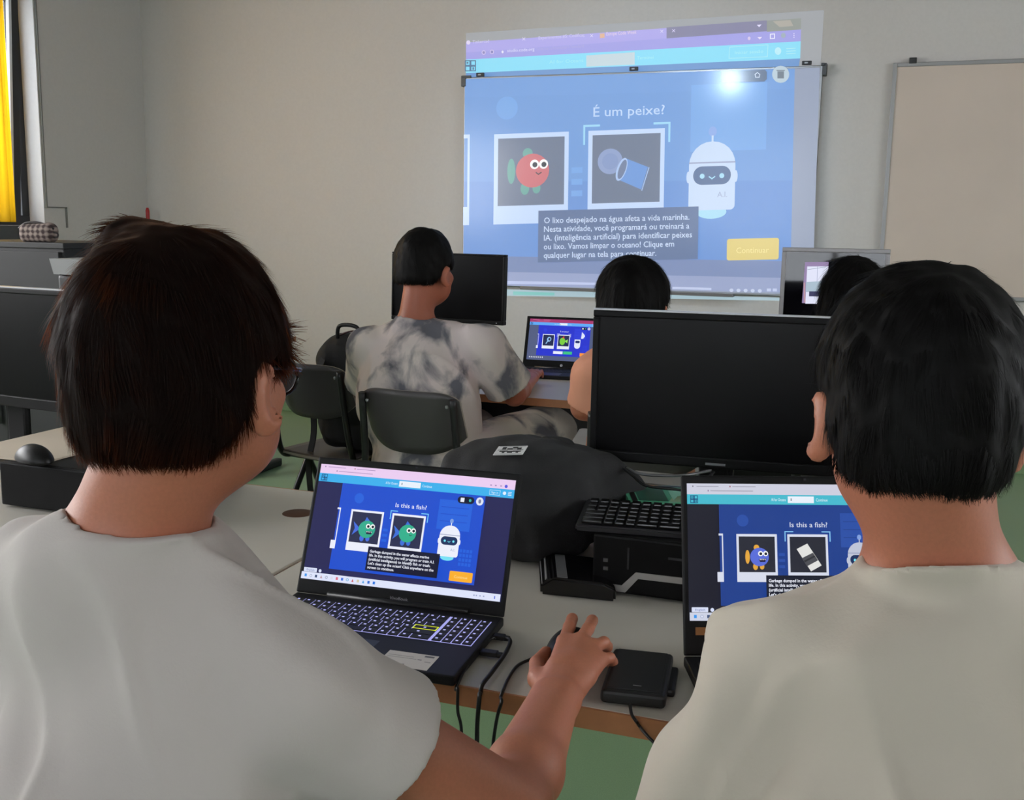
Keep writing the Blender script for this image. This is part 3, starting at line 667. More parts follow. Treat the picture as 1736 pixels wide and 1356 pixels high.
big = monitor('monitor', q0[0]+math.cos(yw)*wdt/2, q0[1]+math.sin(yw)*wdt/2, zb, yw, wdt, hh, DH, 'large black monitor, switched off, in the middle on the front desk', topstrip=True, tilt=.02)
k = B(); k.box((-.02, -.0012, zb-DH+.007), (.02, .001, zb-DH+.0115)); k.build('maker_mark', mat('mark_grey', (120, 120, 125), .4), big)
qa = at(663, 541, 4.2); qb = at(853, 541, 4.0); dy = qb-qa
monitor('monitor', (qa[0]+qb[0])/2, (qa[1]+qb[1])/2, qa[2], math.atan2(dy[1], dy[0]), math.hypot(dy[0], dy[1]), .268, DH, 'black monitor, switched off, behind the head of the tie-dye shirt boy', bez=.008, chin=.016)
qa = at(1319, 548, 4.25); qb = at(1501, 553, 4.14); dy = qb-qa
gm = mat('monitor_mirror_panel', (10, 10, 14), .04, spec=.5)
sm_ = monitor('monitor', (qa[0]+qb[0])/2, (qa[1]+qb[1])/2, qa[2]-.04, math.atan2(dy[1], dy[0]), math.hypot(dy[0], dy[1]), .345, DH, 'square silver framed monitor with a bright window picture on its dark screen', body=msilver, bez=.017, chin=.03, panel=gm)
# window reflection painted as glowing colour on that screen
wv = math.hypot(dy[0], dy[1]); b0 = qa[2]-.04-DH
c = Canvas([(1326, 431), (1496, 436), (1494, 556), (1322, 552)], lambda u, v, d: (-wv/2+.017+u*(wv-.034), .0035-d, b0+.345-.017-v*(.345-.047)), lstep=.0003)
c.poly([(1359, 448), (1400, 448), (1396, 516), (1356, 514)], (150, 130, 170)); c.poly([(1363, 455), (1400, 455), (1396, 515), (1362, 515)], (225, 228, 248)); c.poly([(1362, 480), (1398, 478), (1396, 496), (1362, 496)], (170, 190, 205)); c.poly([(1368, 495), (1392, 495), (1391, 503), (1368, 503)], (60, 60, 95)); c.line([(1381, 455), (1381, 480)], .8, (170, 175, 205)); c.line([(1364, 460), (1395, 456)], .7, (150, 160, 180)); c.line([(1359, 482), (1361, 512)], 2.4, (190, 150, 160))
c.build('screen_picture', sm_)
q0 = at(0, 487, 2.62); q1 = at(0, 694, 2.62)
monitor('monitor', q0[0]-.02, q0[1]+.0, q1[2], -.1, .56, q0[2]-q1[2], DH, 'black monitor, switched off, at the left edge above the black computer', topstrip=True, tilt=.01, chin=.028)

# ------------------------------------------------------------------ desktop computers and what lies on them
mcase = mat('computer_case', (8, 8, 9), .5, spec=.18, bump=.02, scale=300)
def tower(x0, x1, y0, y1, z0, z1, label, strip=None):
    t = empty('desktop_computer', ((x0+x1)/2, y0, z0)); o = Vector(t.location)
    def l(x, y, z): return (x-o.x, y-o.y, z-o.z)
    b = B(); b.box(l(x0, y0+.012, z0+.006), l(x1, y1, z1), .003); b.build('case', mcase, t)
    b = B(); b.box(l(x0, y0, z0+.004), l(x1, y0+.013, z1), .004); b.build('front_panel', mblack, t)
    for sx in (x0+.04, x1-.04):
        b = B(); b.box(l(sx-.015, y0+.02, z0), l(sx+.015, y1-.02, z0+.007)); b.build('foot', mdark, t)
    if strip:
        b = B(); b.prism([l(x, y0-.0015, z) for x, z in strip], (0, .003, 0)); b.build('silver_stripe', mat('silver_stripe', (176, 172, 168), .35, metal=.2), t)
    return t
a0 = onz(1003, 1003, DH); a1 = onz(1165, 1026, DH); PY = a0[1]; PX0 = a0[0]
pts = [(1006, 985), (1054, 992), (1078, 970), (1162, 978), (1162, 988), (1082, 981), (1060, 1004), (1006, 996)]
strip = [(ony(x, y, PY)[0], ony(x, y, PY)[2]) for x, y in pts]
strip[3] = (strip[3][0]+.18, strip[3][1]); strip[4] = (strip[4][0]+.18, strip[4][1])
ztop = ony(1010, 905, PY)[2]
pc = tower(PX0, PX0+.34, PY, PY+.36, DH, ztop, 'black desktop computer with a bent silver stripe lying on the front desk', strip)
tag(pc, pc.get('label') or 'black desktop computer with a bent silver stripe lying flat under the keyboard', 'computer')
for (px, py) in ((1027, 949), (1027, 963)):
    q = ony(px, py, PY); b = B(); b.box((q[0]-.004-pc.location.x, -.002, q[2]-.003-DH), (q[0]+.004-pc.location.x, .001, q[2]+.003-DH)); b.build('port', mat('port_metal', (120, 120, 122), .3, metal=.7), pc)
q = ony(1065, 946, PY); b = B(); b.box((q[0]-.0015-pc.location.x, -.001, q[2]-.02-DH), (q[0]+.0015-pc.location.x, .001, q[2]+.018-DH)); b.build('drive_slot', mat('slot_grey', (52, 52, 56), .4), pc)
q = ony(1145, 948, PY); b = B(); b.box((q[0]-.012-pc.location.x, -.001, q[2]-.002-DH), (q[0]+.012-pc.location.x, .001, q[2]+.002-DH)); b.build('badge', mat('slot_grey', (52, 52, 56), .4), pc)
l0 = onz(3, 858, DH); LZ = ony(3, 783, l0[1])[2]
pcl = tower(l0[0], l0[0]+.36, l0[1], l0[1]+.36, DH, LZ, ''); tag(pcl, 'plain black desktop computer on the left desk under a mouse', 'computer')
s0_ = onz(0, 747, LZ+.006); s1_ = onz(102, 724, LZ+.006)
b = B(); sx_ = (s0_[0]+s1_[0])/2
b.box((sx_, l0[1]+.02, LZ+.0004), (sx_+.25, s1_[1]+.05, LZ+.0045), .001)
tag(b.build('card_folder', mat('beige_card', (205, 190, 170), .7, var=.04, scale=5)), 'beige card sheet lying on the left black computer', 'folder')
def mouse(name, loc, rz, label, lamp=False, s=1.0):
    m = empty(name, loc, rz)
    fn = lambda P: smax(el(P, (0, 0, .002), (.031*s, .057*s, .036*s)), -(P[:, 2]-.003), .006)
    surface('body', fn, (-.04, -.065, -.005), (.04, .065, .045), .0022, mat('mouse_black', (12, 12, 13), .42, spec=.3), m)
    b = B(); b.tube([(-.004, .03, .0225*s), (.004, .03, .0225*s)], .009, n=18); b.build('wheel', mat('wheel_rubber', (50, 50, 54), .6), m)
    if lamp:
        b = B(); b.lathe([(.0, 0), (.0022, .001), (.002, .003), (0, .004)], (0, .012, .0345), n=14); b.build('indicator_light', glow((70, 110, 255), 3.5), m)
    return tag(m, label, 'mouse')
q = onz(58, 772, LZ+.02); mouse('computer_mouse', (q[0], q[1]+.0, LZ+.0048), 1.25, 'black mouse lying sideways on the left black computer', s=1.05)
# black cabinet and printer in the far left corner with a pencil case
q = at(107, 412, 3.5); ca = empty('storage_cabinet', (q[0]-.27, q[1]+.2, 0)); hc = q[2]
b = B(); b.box((-.27, -.2, .06), (.27, .2, hc-.02), .003); b.build('carcass', mat('cabinet_black', (20, 20, 22), .6, bump=.02, scale=60), ca)
b = B(); b.box((-.275, -.205, hc-.02), (.275, .205, hc), .003); b.build('top_board', mat('cabinet_black', (30, 31, 33)), ca)
b = B(); b.box((-.26, -.19, 0), (.26, .19, .06)); b.build('plinth', mdark, ca)
for s_ in (-1, 1):
    b = B(); b.box((min(s_*.002, s_*.262), -.216, .08), (max(s_*.002, s_*.262), -.2, hc-.03), .002); dd = b.build('door', mat('cabinet_black', (30, 31, 33)), ca)
    k = B(); k.box((s_*.03-.006, -.232, hc*.5), (s_*.03+.006, -.216, hc*.5+.12), .003); k.build('handle', mgrey, dd)
tag(ca, 'black cabinet at the left edge with a pencil case on top', 'cabinet')
q = at(32, 411, 3.52); pcs = empty('pencil_case', (q[0], q[1]+.09, hc), .12)
fn = lambda P: smax(rbox(P, (0, 0, .031), (.068, .030, .034), .026)+.002*noise3(P, 14, 3), -(P[:, 2]), .006)
mp = mat('checked_cloth', (120, 102, 98), .9); nt = mp.node_tree; tc = nt.nodes.new('ShaderNodeTexCoord'); ck = []
for ax_, sc_ in (('X', 52), ('Z', 58)):
    wv_ = nt.nodes.new('ShaderNodeTexWave'); wv_.bands_direction = ax_; wv_.inputs['Scale'].default_value = sc_/6.28*1.9; wv_.inputs['Distortion'].default_value = 1.2; wv_.inputs['Detail Scale'].default_value = 5; nt.links.new(tc.outputs['Object'], wv_.inputs[0]); ck.append(wv_)
ad = nt.nodes.new('ShaderNodeMath'); ad.operation = 'ADD'; nt.links.new(ck[0].outputs['Fac'], ad.inputs[0]); nt.links.new(ck[1].outputs['Fac'], ad.inputs[1]); mu = nt.nodes.new('ShaderNodeMath'); mu.operation = 'MULTIPLY'; mu.inputs[1].default_value = .5; nt.links.new(ad.outputs[0], mu.inputs[0])
rp_ = nt.nodes.new('ShaderNodeValToRGB'); rp_.color_ramp.elements[0].position = .25; rp_.color_ramp.elements[0].color = lin((62, 48, 48)); rp_.color_ramp.elements[1].position = .8; rp_.color_ramp.elements[1].color = lin((150, 134, 126)); nt.links.new(mu.outputs[0], rp_.inputs[0]); nt.links.new(rp_.outputs[0], nt.nodes['Principled BSDF'].inputs['Base Color'])
surface('pouch', fn, (-.12, -.06, -.01), (.12, .06, .1), .004, mp, pcs)
b = B(); b.tube([(-.068, -.012, .045), (-.035, -.014, .064), (.02, -.014, .064), (.068, -.012, .045)], .004, samples=6); b.build('zipper', mat('zip_dark', (40, 32, 32), .6), pcs)
b = B(); b.tube([(.066, -.01, .034), (.082, -.012, .03), (.082, -.012, .02), (.068, -.01, .016)], .003, samples=5); b.build('zip_pull', mat('zip_dark', (40, 32, 32), .6), pcs)
tag(pcs, 'brown and cream checked pencil case lying on the black cabinet', 'pencil case')
q = at(83, 437, 3.25); pr = empty('printer_stand', (q[0]+.2, q[1]+.18, 0)); hp = q[2]
b = B(); b.box((-.19, -.16, 0), (.2, .17, hp-.052), .01); b.build('body', mat('printer_dark', (28, 28, 31), .5), pr)
b = B(); b.prism([(-.2, -.18, hp-.002), (.22, -.18, hp-.002), (.22, -.18, hp-.05), (-.185, -.18, hp-.05)], (0, .36, 0)); b.build('paper_tray', mat('printer_grey', (128, 128, 128), .5), pr)
tag(pr, 'dark machine with a grey tray top beside the black cabinet', 'printer')

# ------------------------------------------------------------------ laptops
mlap = mat('laptop_shell', (22, 22, 25), .5, spec=.3); mlid = mat('laptop_lid', (13, 13, 15), .5, spec=.25); mkey = mat('key_cap', (16, 16, 18), .5)
def laptop(loc, yaw, tilt, w_, dep, disp_w, disp_h, bot, kind, label, backlit=False, keys='mesh', silver=False):
    """origin: desk level under the hinge line; local +y points away from the user"""
    lp = empty('laptop', loc, yaw); th = .017; body = mat('laptop_silver', (120, 120, 124), .35, metal=.6) if silver else mlap
    k = B(); k.box((-w_/2, -dep, .002), (w_/2, .004, th), .004, 3); k.build('base', body, lp)
    T = Matrix.Rotation(-tilt, 3, 'X')
    def P(x, s_, d=0): v = T @ Vector((x, d, s_)); return (v.x, v.y+.0, v.z+th)
    hgt = bot+disp_h+.012
    k = B(); k.box((-w_/2, 0, .001), (w_/2, .007, hgt), .003, 2)
    for v in k.bm.verts: v.co = Vector(P(v.co.x, v.co.z, v.co.y))
    lid = k.build('lid', mlid, lp)
    k = B(); k.tube([(-w_*.34, .003, th+.001), (w_*.34, .003, th+.001)], .006, n=12); k.build('hinge', mdark, lp)
    c = Canvas([(0, 0), (344, 0), (344, 193.5), (0, 193.5)], lambda u, v, d: P((u-.5)*disp_w, bot+disp_h*(1-v), -.0004-d), gain=1.0, lstep=.00004)
    desktop(c, kind); c.build('display', lp)
    k = B(); k.box((-.002, -.0006, hgt-.0065), (.002, .001, hgt-.0035))
    for v in k.bm.verts: v.co = Vector(P(v.co.x, v.co.z, v.co.y))
    k.build('webcam', mat('lens_grey', (60, 60, 66), .2), lid)
    # keyboard
    kx0, kx1, ky1, ky0 = -w_/2+.014, w_/2-.012, -.022, -.022-.1
    kb = B(); kb.box((kx0, ky0, th-.0006), (kx1, ky1, th+.0003), 0)
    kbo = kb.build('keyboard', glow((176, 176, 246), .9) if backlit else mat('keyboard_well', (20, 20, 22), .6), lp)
    rows = [(15, .6), (14, 1), (14, 1), (13, 1), (12, 1), (11, 1)]; pitch = (ky1-ky0)/6.0; n = 0
    one = B() if keys == 'mesh' else None; cache = {}
    main = (kx1-kx0)*.80 if w_ > .34 else (kx1-kx0)
    for r in range(6):
        yy = ky1-pitch*(r+.5); ws = []
        if r == 0: ws = [1]*15
        elif r == 1: ws = [1]*13+[2]
        elif r == 2: ws = [1.5]+[1]*12+[1.5]
        elif r == 3: ws = [1.75]+[1]*11+[2.25]
        elif r == 4: ws = [2.25]+[1]*10+[2.75]
        else: ws = [1.25, 1, 1.25, 5.5, 1.25, 1, 1, 1, 1.75]
        tot = sum(ws); u_w = main/tot; x = kx0; cells_ = []
        for q_ in ws: cells_.append((x+q_*u_w/2, q_*u_w)); x += q_*u_w
        if w_ > .34:
            pw = (kx1-kx0)*.19/4
            for j in range(4): cells_.append((kx1-pw*(3.5-j), pw))
        for j, (cx, cw) in enumerate(cells_):
            g_ = .0022; yel = backlit and r == 3 and j == len(ws)-1
            if one is not None: one.box((cx-cw/2+g_/2, yy-pitch/2+g_/2, th), (cx+cw/2-g_/2, yy+pitch/2-g_/2, th+.0016), .0003, 1); continue
            kk = round(cw, 4)
            if (kk, yel) not in cache:
                t = B(); t.box((-cw/2+g_/2, -pitch/2+g_/2, 0), (cw/2-g_/2, pitch/2-g_/2, .0018), .0004, 1)
                ms_ = [mkey]
                if backlit:
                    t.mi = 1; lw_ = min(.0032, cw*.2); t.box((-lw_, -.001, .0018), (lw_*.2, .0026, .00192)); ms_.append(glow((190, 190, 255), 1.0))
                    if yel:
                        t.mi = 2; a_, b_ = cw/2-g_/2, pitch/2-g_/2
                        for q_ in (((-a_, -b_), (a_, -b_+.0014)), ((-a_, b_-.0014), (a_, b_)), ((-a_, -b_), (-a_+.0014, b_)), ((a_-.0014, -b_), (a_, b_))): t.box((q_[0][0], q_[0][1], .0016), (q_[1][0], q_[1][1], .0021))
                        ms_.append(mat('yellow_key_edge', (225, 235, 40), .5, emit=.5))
                o = t.build('key', ms_, kbo); cache[(kk, yel)] = o
                if yel: o['label'] = 'enter key with a yellow outline'
            else: o = cache[(kk, yel)].copy(); C.objects.link(o)
            o.location = (cx, yy, th+.0002)
    if one is not None: one.build('keys', mkey, kbo)
    k = B(); k.box((-.055-.02, -dep+.012, th-.0005), (.055-.02, -dep+.082, th+.0002)); k.build('touchpad', mat('touchpad', (38, 39, 42), .35), lp)
    return lp, P
CX, CY, CZ = -.71859636, 1.46311022, -.58113927+1.345
lt = .40196531; hz = .012+.025*math.cos(lt)
loc1 = (CX-0.0+.025*math.sin(lt)*math.sin(.0632), CY-.0255*math.sin(lt), DH)
LH = CZ-DH                                                     # display bottom above the desk
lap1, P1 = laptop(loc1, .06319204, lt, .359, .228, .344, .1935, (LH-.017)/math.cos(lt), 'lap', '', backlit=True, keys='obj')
tag(lap1, 'black laptop with glowing keyboard and two green fish on its screen', 'laptop')
# sticker on the palm rest
k = B(); k.box((.062, -.222, .017), (.137, -.172, .0174)); k.mi = 1
for x0, x1, y0, y1 in ((.118, .132, -.181, -.176), (.112, .118, -.193, -.191), (.09, .1, -.214, -.2115), (.068, .078, -.208, -.2065), (.066, .104, -.186, -.1855), (.066, .11, -.192, -.1916), (.124, .133, -.197, -.196)): k.box((x0, y0, .0173), (x1, y1, .0176))
k.build('information_sticker', [mat('sticker_white', (196, 190, 184), .6), mat('sticker_ink', (100, 98, 100), .6)], lap1)
cv = Canvas([(0, 0), (100, 0), (100, 10), (0, 10)], lambda u, v, d: P1(-.02+u*.045, .012-v*.008+.002, -.0006-d)); cv.text(50, 8, 9, 'VivoBook', (105, 105, 110), .8, center=True, width=70); cv.build('maker_mark', lap1)
# second laptop (right), with a light lower strip
loc2 = (-.082, 1.503-.035*math.sin(.3), DH)
lap2, P2 = laptop((-.078, 1.491, DH), .385, .30, .365, .24, .349, .1965, .051, 'lap2', ''); tag(lap2, 'black laptop in front of the right boy, blue fish and eraser on its screen', 'laptop')
k = B(); b_ = P2(-.158, .010, -.0012); k.box((-.0075, -.0004, -.0055), (.0075, .0004, .0055))
o = k.build('square_sticker', mat('brown_sticker', (150, 98, 50), .5), lap2); o.location = P2(-.158, .036, -.0009); o.rotation_euler = (-.30, 0, 0)
# far laptop
q = onz(942, 622, DH+.045)
lap3, P3 = laptop((-1.335, 4.30, DH), .10, .35, .345, .225, .315, .184, .034, 'far', ''); tag(lap3, 'laptop in the second row with a red tab bar and blue game screen', 'laptop')
k = B(); k.lathe([(0, 0), (.006, .0002), (.006, .0006), (0, .0008)], n=20); o = k.build('round_maker_badge', mat('badge_light', (170, 172, 180), .3), lap3); o.location = P3(0, .013, -.001); o.rotation_euler = (math.radians(90)-.35, 0, 0)

# ------------------------------------------------------------------ keyboard lying on the computer
q0 = onz(975, 889, ztop+.012); q1 = onz(1004, 853, ztop+.014)
kyaw = math.atan2(*(onz(1160, 903, ztop+.012)-q0)[1::-1])
kbd = empty('keyboard', (q0[0], q0[1], ztop), kyaw)
k = B(); k.prism([(0, -.0, .001), (0, .135, .001), (0, .135, .024), (0, 0, .012)], (.44, 0, 0)); bmesh.ops.bevel(k.bm, geom=k.bm.edges[:], offset=.003, segments=2, affect='EDGES'); k.build('case', mat('keyboard_case', (34, 34, 37), .35), kbd)
t = B(); t.box((-.0078, -.0078, 0), (.0078, .0078, .006), .002, 2); kp = t.build('key', mat('glossy_key', (20, 20, 22), .22), kbd)
t = B(); t.box((-.0175, -.0078, 0), (.0175, .0078, .006), .002, 2); kw_ = t.build('key', mat('glossy_key', (20, 20, 22)), kbd)
first = {0: True, 1: True}
for r in range(6):
    yy = .012+.0195*r+(.004 if r == 5 else 0); x = .018
    while x < .425:
        wide = (x < .03 and r in (0, 1, 2)) or (r == 0 and .1 < x < .2)
        src = kw_ if wide else kp
        if first[int(wide)]: o = src; first[int(wide)] = False
        else: o = src.copy(); C.objects.link(o)
        o.location = (x+(.0095 if wide else 0), yy, .0125+.012*yy/.135+.001); o.rotation_euler = (math.atan(.012/.135), 0, 0)
        x += .038 if wide else .019
tag(kbd, 'black computer keyboard lying on top of the desktop computer', 'keyboard')

# things behind the keyboard: green disc case, disc, cables
mg = mat('green_cover', (92, 190, 150), .3, coat=.4)
q = onz(1110, 845, ztop+.003); cs = empty('game_case', (q[0]+.02, q[1]-.0, ztop), .35)
k = B(); k.box((-.075, -.065, 0), (.095, .075, .012), .002); k.build('cover', mg, cs)
k = B(); k.box((-.055, -.045, .012), (.0, .05, .0126)); k.box((.01, -.05, .012), (.04, .06, .0125), mi=1); k.build('printed_panel', [mat('dark_green_print', (48, 100, 84), .3), mat('pale_green_print', (150, 215, 190), .4)], cs)
k = B()
for a_, b_, z_ in (((-.068, -.058), (-.058, .068), 0), ((-.058, .058), (.088, .068), 0)): k.box((a_[0], a_[1], .012), (b_[0], b_[1], .013))
k.build('case_rim', mdark, cs)
tag(cs, 'green printed case lying on the computer behind the keyboard', 'case')
q = onz(1160, 845, ztop+.018); k = B(); k.lathe([(.008, 0), (.06, 0), (.06, .0013), (.008, .0013)], n=48); o = k.build('disc', mat('mint_disc', (120, 225, 175), .25)); o.location = (q[0]+.028, q[1]-.005, ztop+.0145); o.rotation_euler = (0, math.radians(-4), 0); tag(o, 'mint green disc lying on the green case', 'disc')
def cable(pts, r, label, name='cable', n=8, m=None, samples=8):
    k = B(); k.tube(pts, r, n=n, samples=samples); return tag(k.build(name, m or msteel), label, 'cable')
g0 = at(1058, 795, 2.05); g1 = at(1095, 823, 1.98); g2 = at(1180, 829, 1.95); g3 = at(1210, 800, 2.03); 
cable([g0, at(1075, 808, 2.0), g1, at(1140, 829, 1.95), g2, g3], .0028, 'thin black cable drooping below the big black monitor, lower loop')
cable([at(1062, 792, 2.05), at(1085, 803, 2.0), at(1120, 806, 1.98), at(1165, 805, 1.98), at(1205, 797, 2.03)], .0028, 'thin glossy cable drooping below the big black monitor, upper loop', m=mat('glossy_cable', (90, 90, 92), .2))
q = onz(1090, 815, ztop); k = B(); k.box((q[0]-.05, q[1]-.03, ztop+.0005), (q[0]+.16, q[1]+.07, ztop+.004)); tag(k.build('notebook', mat('grey_paper', (150, 146, 140), .7)), 'grey sheet of papers at the back of the desktop computer', 'paper')

# glossy box with silver strips beside the computer
a0_ = onz(905, 1008, DH); a1_ = onz(1000, 1003, DH)
mb = empty('drive_box', (a0_[0]+.01, a0_[1]+.005, DH), .1)
k = B(); k.prism([(0, 0, 0), (.13, 0, 0), (.13, 0, .022), (.11, 0, .03), (.02, 0, .032), (0, 0, .018)], (0, .14, 0)); bmesh.ops.bevel(k.bm, geom=k.bm.edges[:], offset=.004, segments=2, affect='EDGES')
for v in k.bm.verts: v.co.x -= .25*v.co.y
k.build('body', mat('gloss_black', (12, 12, 14), .15), mb)
k = B(); k.prism([(.028, .004, .0325), (.046, .004, .0325), (.016, .125, .0325), (-.002, .125, .0325)], (0, 0, .0009)); k.prism([(-.001, .01, .012), (.010, .008, .0265), (-.020, .13, .0265), (-.032, .132, .012)], (-.0012, 0, .001)); k.build('silver_strip', mat('brushed_strip', (150, 150, 152), .3, metal=.6), mb)
tag(mb, 'glossy black box with silver strips beside the desktop computer', 'electronic device')

# phone / disk at the desk edge
q = onz(1082, 1158, DH); hd = empty('portable_drive', (q[0], q[1], DH), .13)
k = B(); k.box((-.043, -.078, .001), (.043, .070, .02), .008, 4); k.build('case', mat('rubber_black', (20, 20, 22), .5, bump=.03, scale=400), hd)
k = B(); k.box((-.035, -.068, .0195), (.035, .064, .0212), .0008); k.build('lid_plate', mat('matte_plate', (28, 28, 31), .55), hd)
k = B(); k.box((-.002, -.056, .021), (.009, -.0545, .0216)); k.build('badge', mat('badge_silver', (165, 165, 168), .3, metal=.6), hd)
k = B(); k.box((.038, -.035, .0), (.052, .045, .011), .004); k.build('clip_on_part', mdark, hd)
tag(hd, 'flat black portable drive near the brown desk edge beside the hand', 'portable drive')
def desk_cable(px, down, r, label, h0=.004):
    P_ = [onz(x, y, DH+h0) for x, y in px]; e = P_[-1].copy(); e[1] = fe-.008; e[2] = DH-.002; P_.append(e)
    z = DH-.05
    for x, y in down: P_.append(ony(x, y, fe-.02))
    return cable(P_, r, label)
desk_cable([(845, 1078), (826, 1087), (800, 1115), (782, 1147)], [(776, 1168), (776, 1205), (782, 1235), (783, 1300)], .0022, 'leftmost black cable hanging over the desk edge from the glowing laptop', .008)
desk_cable([(842, 1078), (864, 1084), (858, 1105), (835, 1138), (818, 1160)], [(813, 1180), (809, 1230), (809, 1285), (811, 1340)], .0032, 'thicker middle black cable hanging over the desk edge', .008)
desk_cable([(928, 1102), (905, 1115), (878, 1128), (862, 1150), (853, 1170)], [(850, 1190), (843, 1215), (836, 1262), (834, 1320)], .0024, 'black mouse cable hanging over the desk edge beside the forearm')
e = onz(1071, 1211, DH+.006); cable([onz(1068, 1195, DH+.009), e, onz(1078, 1222, DH+.002), ony(1085, 1232, fe-.006), ony(1100, 1250, fe-.02), ony(1135, 1285, fe-.04), ony(1180, 1345, fe-.05)], .0022, 'black cable running down from the portable drive to the right boy')
# plugs in the laptop side
q = Vector(loc1); Rz = Matrix.Rotation(.0632, 3, 'Z')
for yy, nm, ln, lb in ((-.052, 'usb_dongle', .018, 'small black dongle plugged into the side of the glowing laptop'), (-.115, 'cable_plug', .026, 'black plug in the side of the glowing laptop, nearer the desk edge')):
    k = B(); k.box((0, -.007, .004), (ln, .007, .011), .002); k.box((ln-.004, -.005, .003), (ln+.008, .005, .010), .003)
    o = k.build(nm, mdark); v = Rz @ Vector((.359/2+.0005, yy, 0)); o.location = q+v; o.rotation_euler = (0, 0, .0632); tag(o, lb, 'plug')

# ------------------------------------------------------------------ bags
mbag = mat('bag_cloth', (30, 30, 32), .85, bump=.25, scale=500); mstrap = mat('bag_strap', (18, 18, 20), .7)
q = onz(900, 790, .93)
bc = V3(-.665, 1.915, DH)
bagp = empty('backpack', tuple(bc), .0)
def bagf(P):
    d = rbox(P, (.01, .0, .092), (.165, .13, .092), .075, rotm(-.12, .10))
    d = smin(d, el(P, (.0, -.03, .150), (.12, .11, .042)), .07)
    d = smin(d, rbox(P, (.0, -.135, .065), (.11, .035, .055), .034, rotm(-.12)), .05)
    d = smin(d, el(P, (.16, .06, .10), (.075, .06, .05)), .06)
    return smax(d+.004*noise3(P, 7, 1)+.0025*noise3(P, 17, 2), -P[:, 2], .01)
bo, _ = surface('body', bagf, (-.34, -.30, -.02), (.40, .24, .30), .006, mbag, bagp)
q = at(866, 766, 1.71)
pt = Canvas([(0, 0), (100, 0), (100, 60), (0, 60)], lambda u, v, d: ((u-.5)*.058, (.5-v)*.045, .001+d), base=.5)
for col in ((206, 206, 206), (18, 18, 20)):
    pass
k = B(); k.box((-.029, -.022, 0), (.029, .022, .0016), .0008, mi=0); k.box((-.025, .000, .0016), (.025, .0015, .0019), mi=1)
for a_ in (((-.018, .004), (-.01, .016)), ((-.008, .004), (.003, .010)), ((.002, .008), (.012, .016)), ((.012, .003), (.020, .012)), ((-.02, -.008), (-.004, -.003)), ((-.004, -.014), (.006, -.005)), ((.006, -.009), (.022, -.004)), ((-.014, -.014), (-.009, -.007)), ((.013, -.014), (.018, -.007))): k.box((a_[0][0], a_[0][1], .0015), (a_[1][0], a_[1][1], .0019), mi=1)
k.box((-.026, .019, .0016), (.026, .0197, .0018), mi=1); k.box((-.026, -.0197, .0016), (.026, -.019, .0018), mi=1)
pa = k.build('woven_patch', [mat('patch_white', (214, 214, 214), .7), mat('patch_ink', (22, 22, 24), .7)], bagp)
pa['label'] = 'small white patch with black lettering'
PATCH = pa
for j, pts_ in enumerate(([(-.10, -.160, .09), (-.03, -.168, .112), (.05, -.168, .112), (.11, -.155, .08)], [(-.15, -.08, .12), (-.07, -.12, .165), (.04, -.12, .175), (.14, -.09, .15)])):
    k = B(); k.tube(pts_, .004, samples=6); k.build('zipper', mstrap, bagp)
k = B(); k.tube([(.0, .05, .175), (.02, .06, .195), (.07, .06, .195), (.09, .05, .175)], .008, samples=6); k.build('carry_handle', mstrap, bagp)
tag(bagp, 'black backpack with a small white patch lying on the front desk behind the glowing laptop', 'backpack')
# drop the patch onto the cloth
bpy.context.view_layer.update()
dg = bpy.context.evaluated_depsgraph_get(); loc_ = Vector(EYE)-Vector(bc); dr = Vector(ray(866, 766)).normalized()
hit = bo.evaluated_get(dg).ray_cast(loc_, dr)
if hit[0]:
    PATCH.location = hit[1]+hit[2]*.0022; nrm = (hit[2]+Vector((0, -.0, .9))).normalized(); nrm.normalize(); xa = Vector(R_)+Vector((0, -.25, 0)); xa = (xa-nrm*xa.dot(nrm)).normalized(); ya = nrm.cross(xa); PATCH.rotation_euler = Matrix((xa, ya, nrm)).transposed().to_euler()
# backpack on the empty chair
b2 = empty('backpack', (ch1.location.x+.085, ch1.location.y+.02, .462), -.15)
def bagf2(P):
    d = rbox(P, (0, 0, .225), (.185, .115, .225), .10, rotm(0, .05))
    d = smin(d, rbox(P, (.05, -.02, .10), (.19, .10, .10), .06), .05)
    d = smin(d, rbox(P, (0, .1, .13), (.13, .05, .12), .05), .05)
    return smax(d+.004*noise3(P, 6, 5)+.003*noise3(P, 15, 6), -P[:, 2], .01)
surface('body', bagf2, (-.26, -.2, -.02), (.30, .24, .5), .007, mat('bag_black', (14, 14, 16), .85, bump=.2, scale=400), b2)
k = B(); k.tube([(-.06, -.09, .44), (-.04, -.1, .49), (.04, -.1, .49), (.06, -.09, .44)], .008, samples=6); k.build('carry_handle', mstrap, b2)
k = B(); k.tube([(-.155, -.06, .18), (-.152, -.09, .33), (-.10, -.06, .43), (0, -.05, .468), (.10, -.06, .43), (.155, -.09, .33)], .0035, samples=6); k.build('zipper', mat('maroon_piping', (70, 38, 40), .6), b2)
for sx in (-1, 1):
    k = B()
    pts_ = spline([Vector(p) for p in ((sx*.10, -.10, .40), (sx*.13, -.15, .25), (sx*.15, -.13, .06), (sx*.17, -.14, -.08), (sx*.15, -.13, -.30), (sx*.12, -.12, -.32))], 6)
    for p, n_ in zip(pts_, pts_[1:]):
        vs = [k.bm.verts.new(v) for v in (p+Vector((-.014, 0, 0)), p+Vector((.014, 0, 0)), n_+Vector((.014, 0, 0)), n_+Vector((-.014, 0, 0)), p+Vector((-.014, -.004, 0)), p+Vector((.014, -.004, 0)), n_+Vector((.014, -.004, 0)), n_+Vector((-.014, -.004, 0)))]
        for f in ((0, 1, 2, 3), (4, 5, 6, 7), (0, 3, 7, 4), (1, 2, 6, 5)): k.bm.faces.new([vs[i] for i in f])
    k.build('shoulder_strap', mstrap, b2)
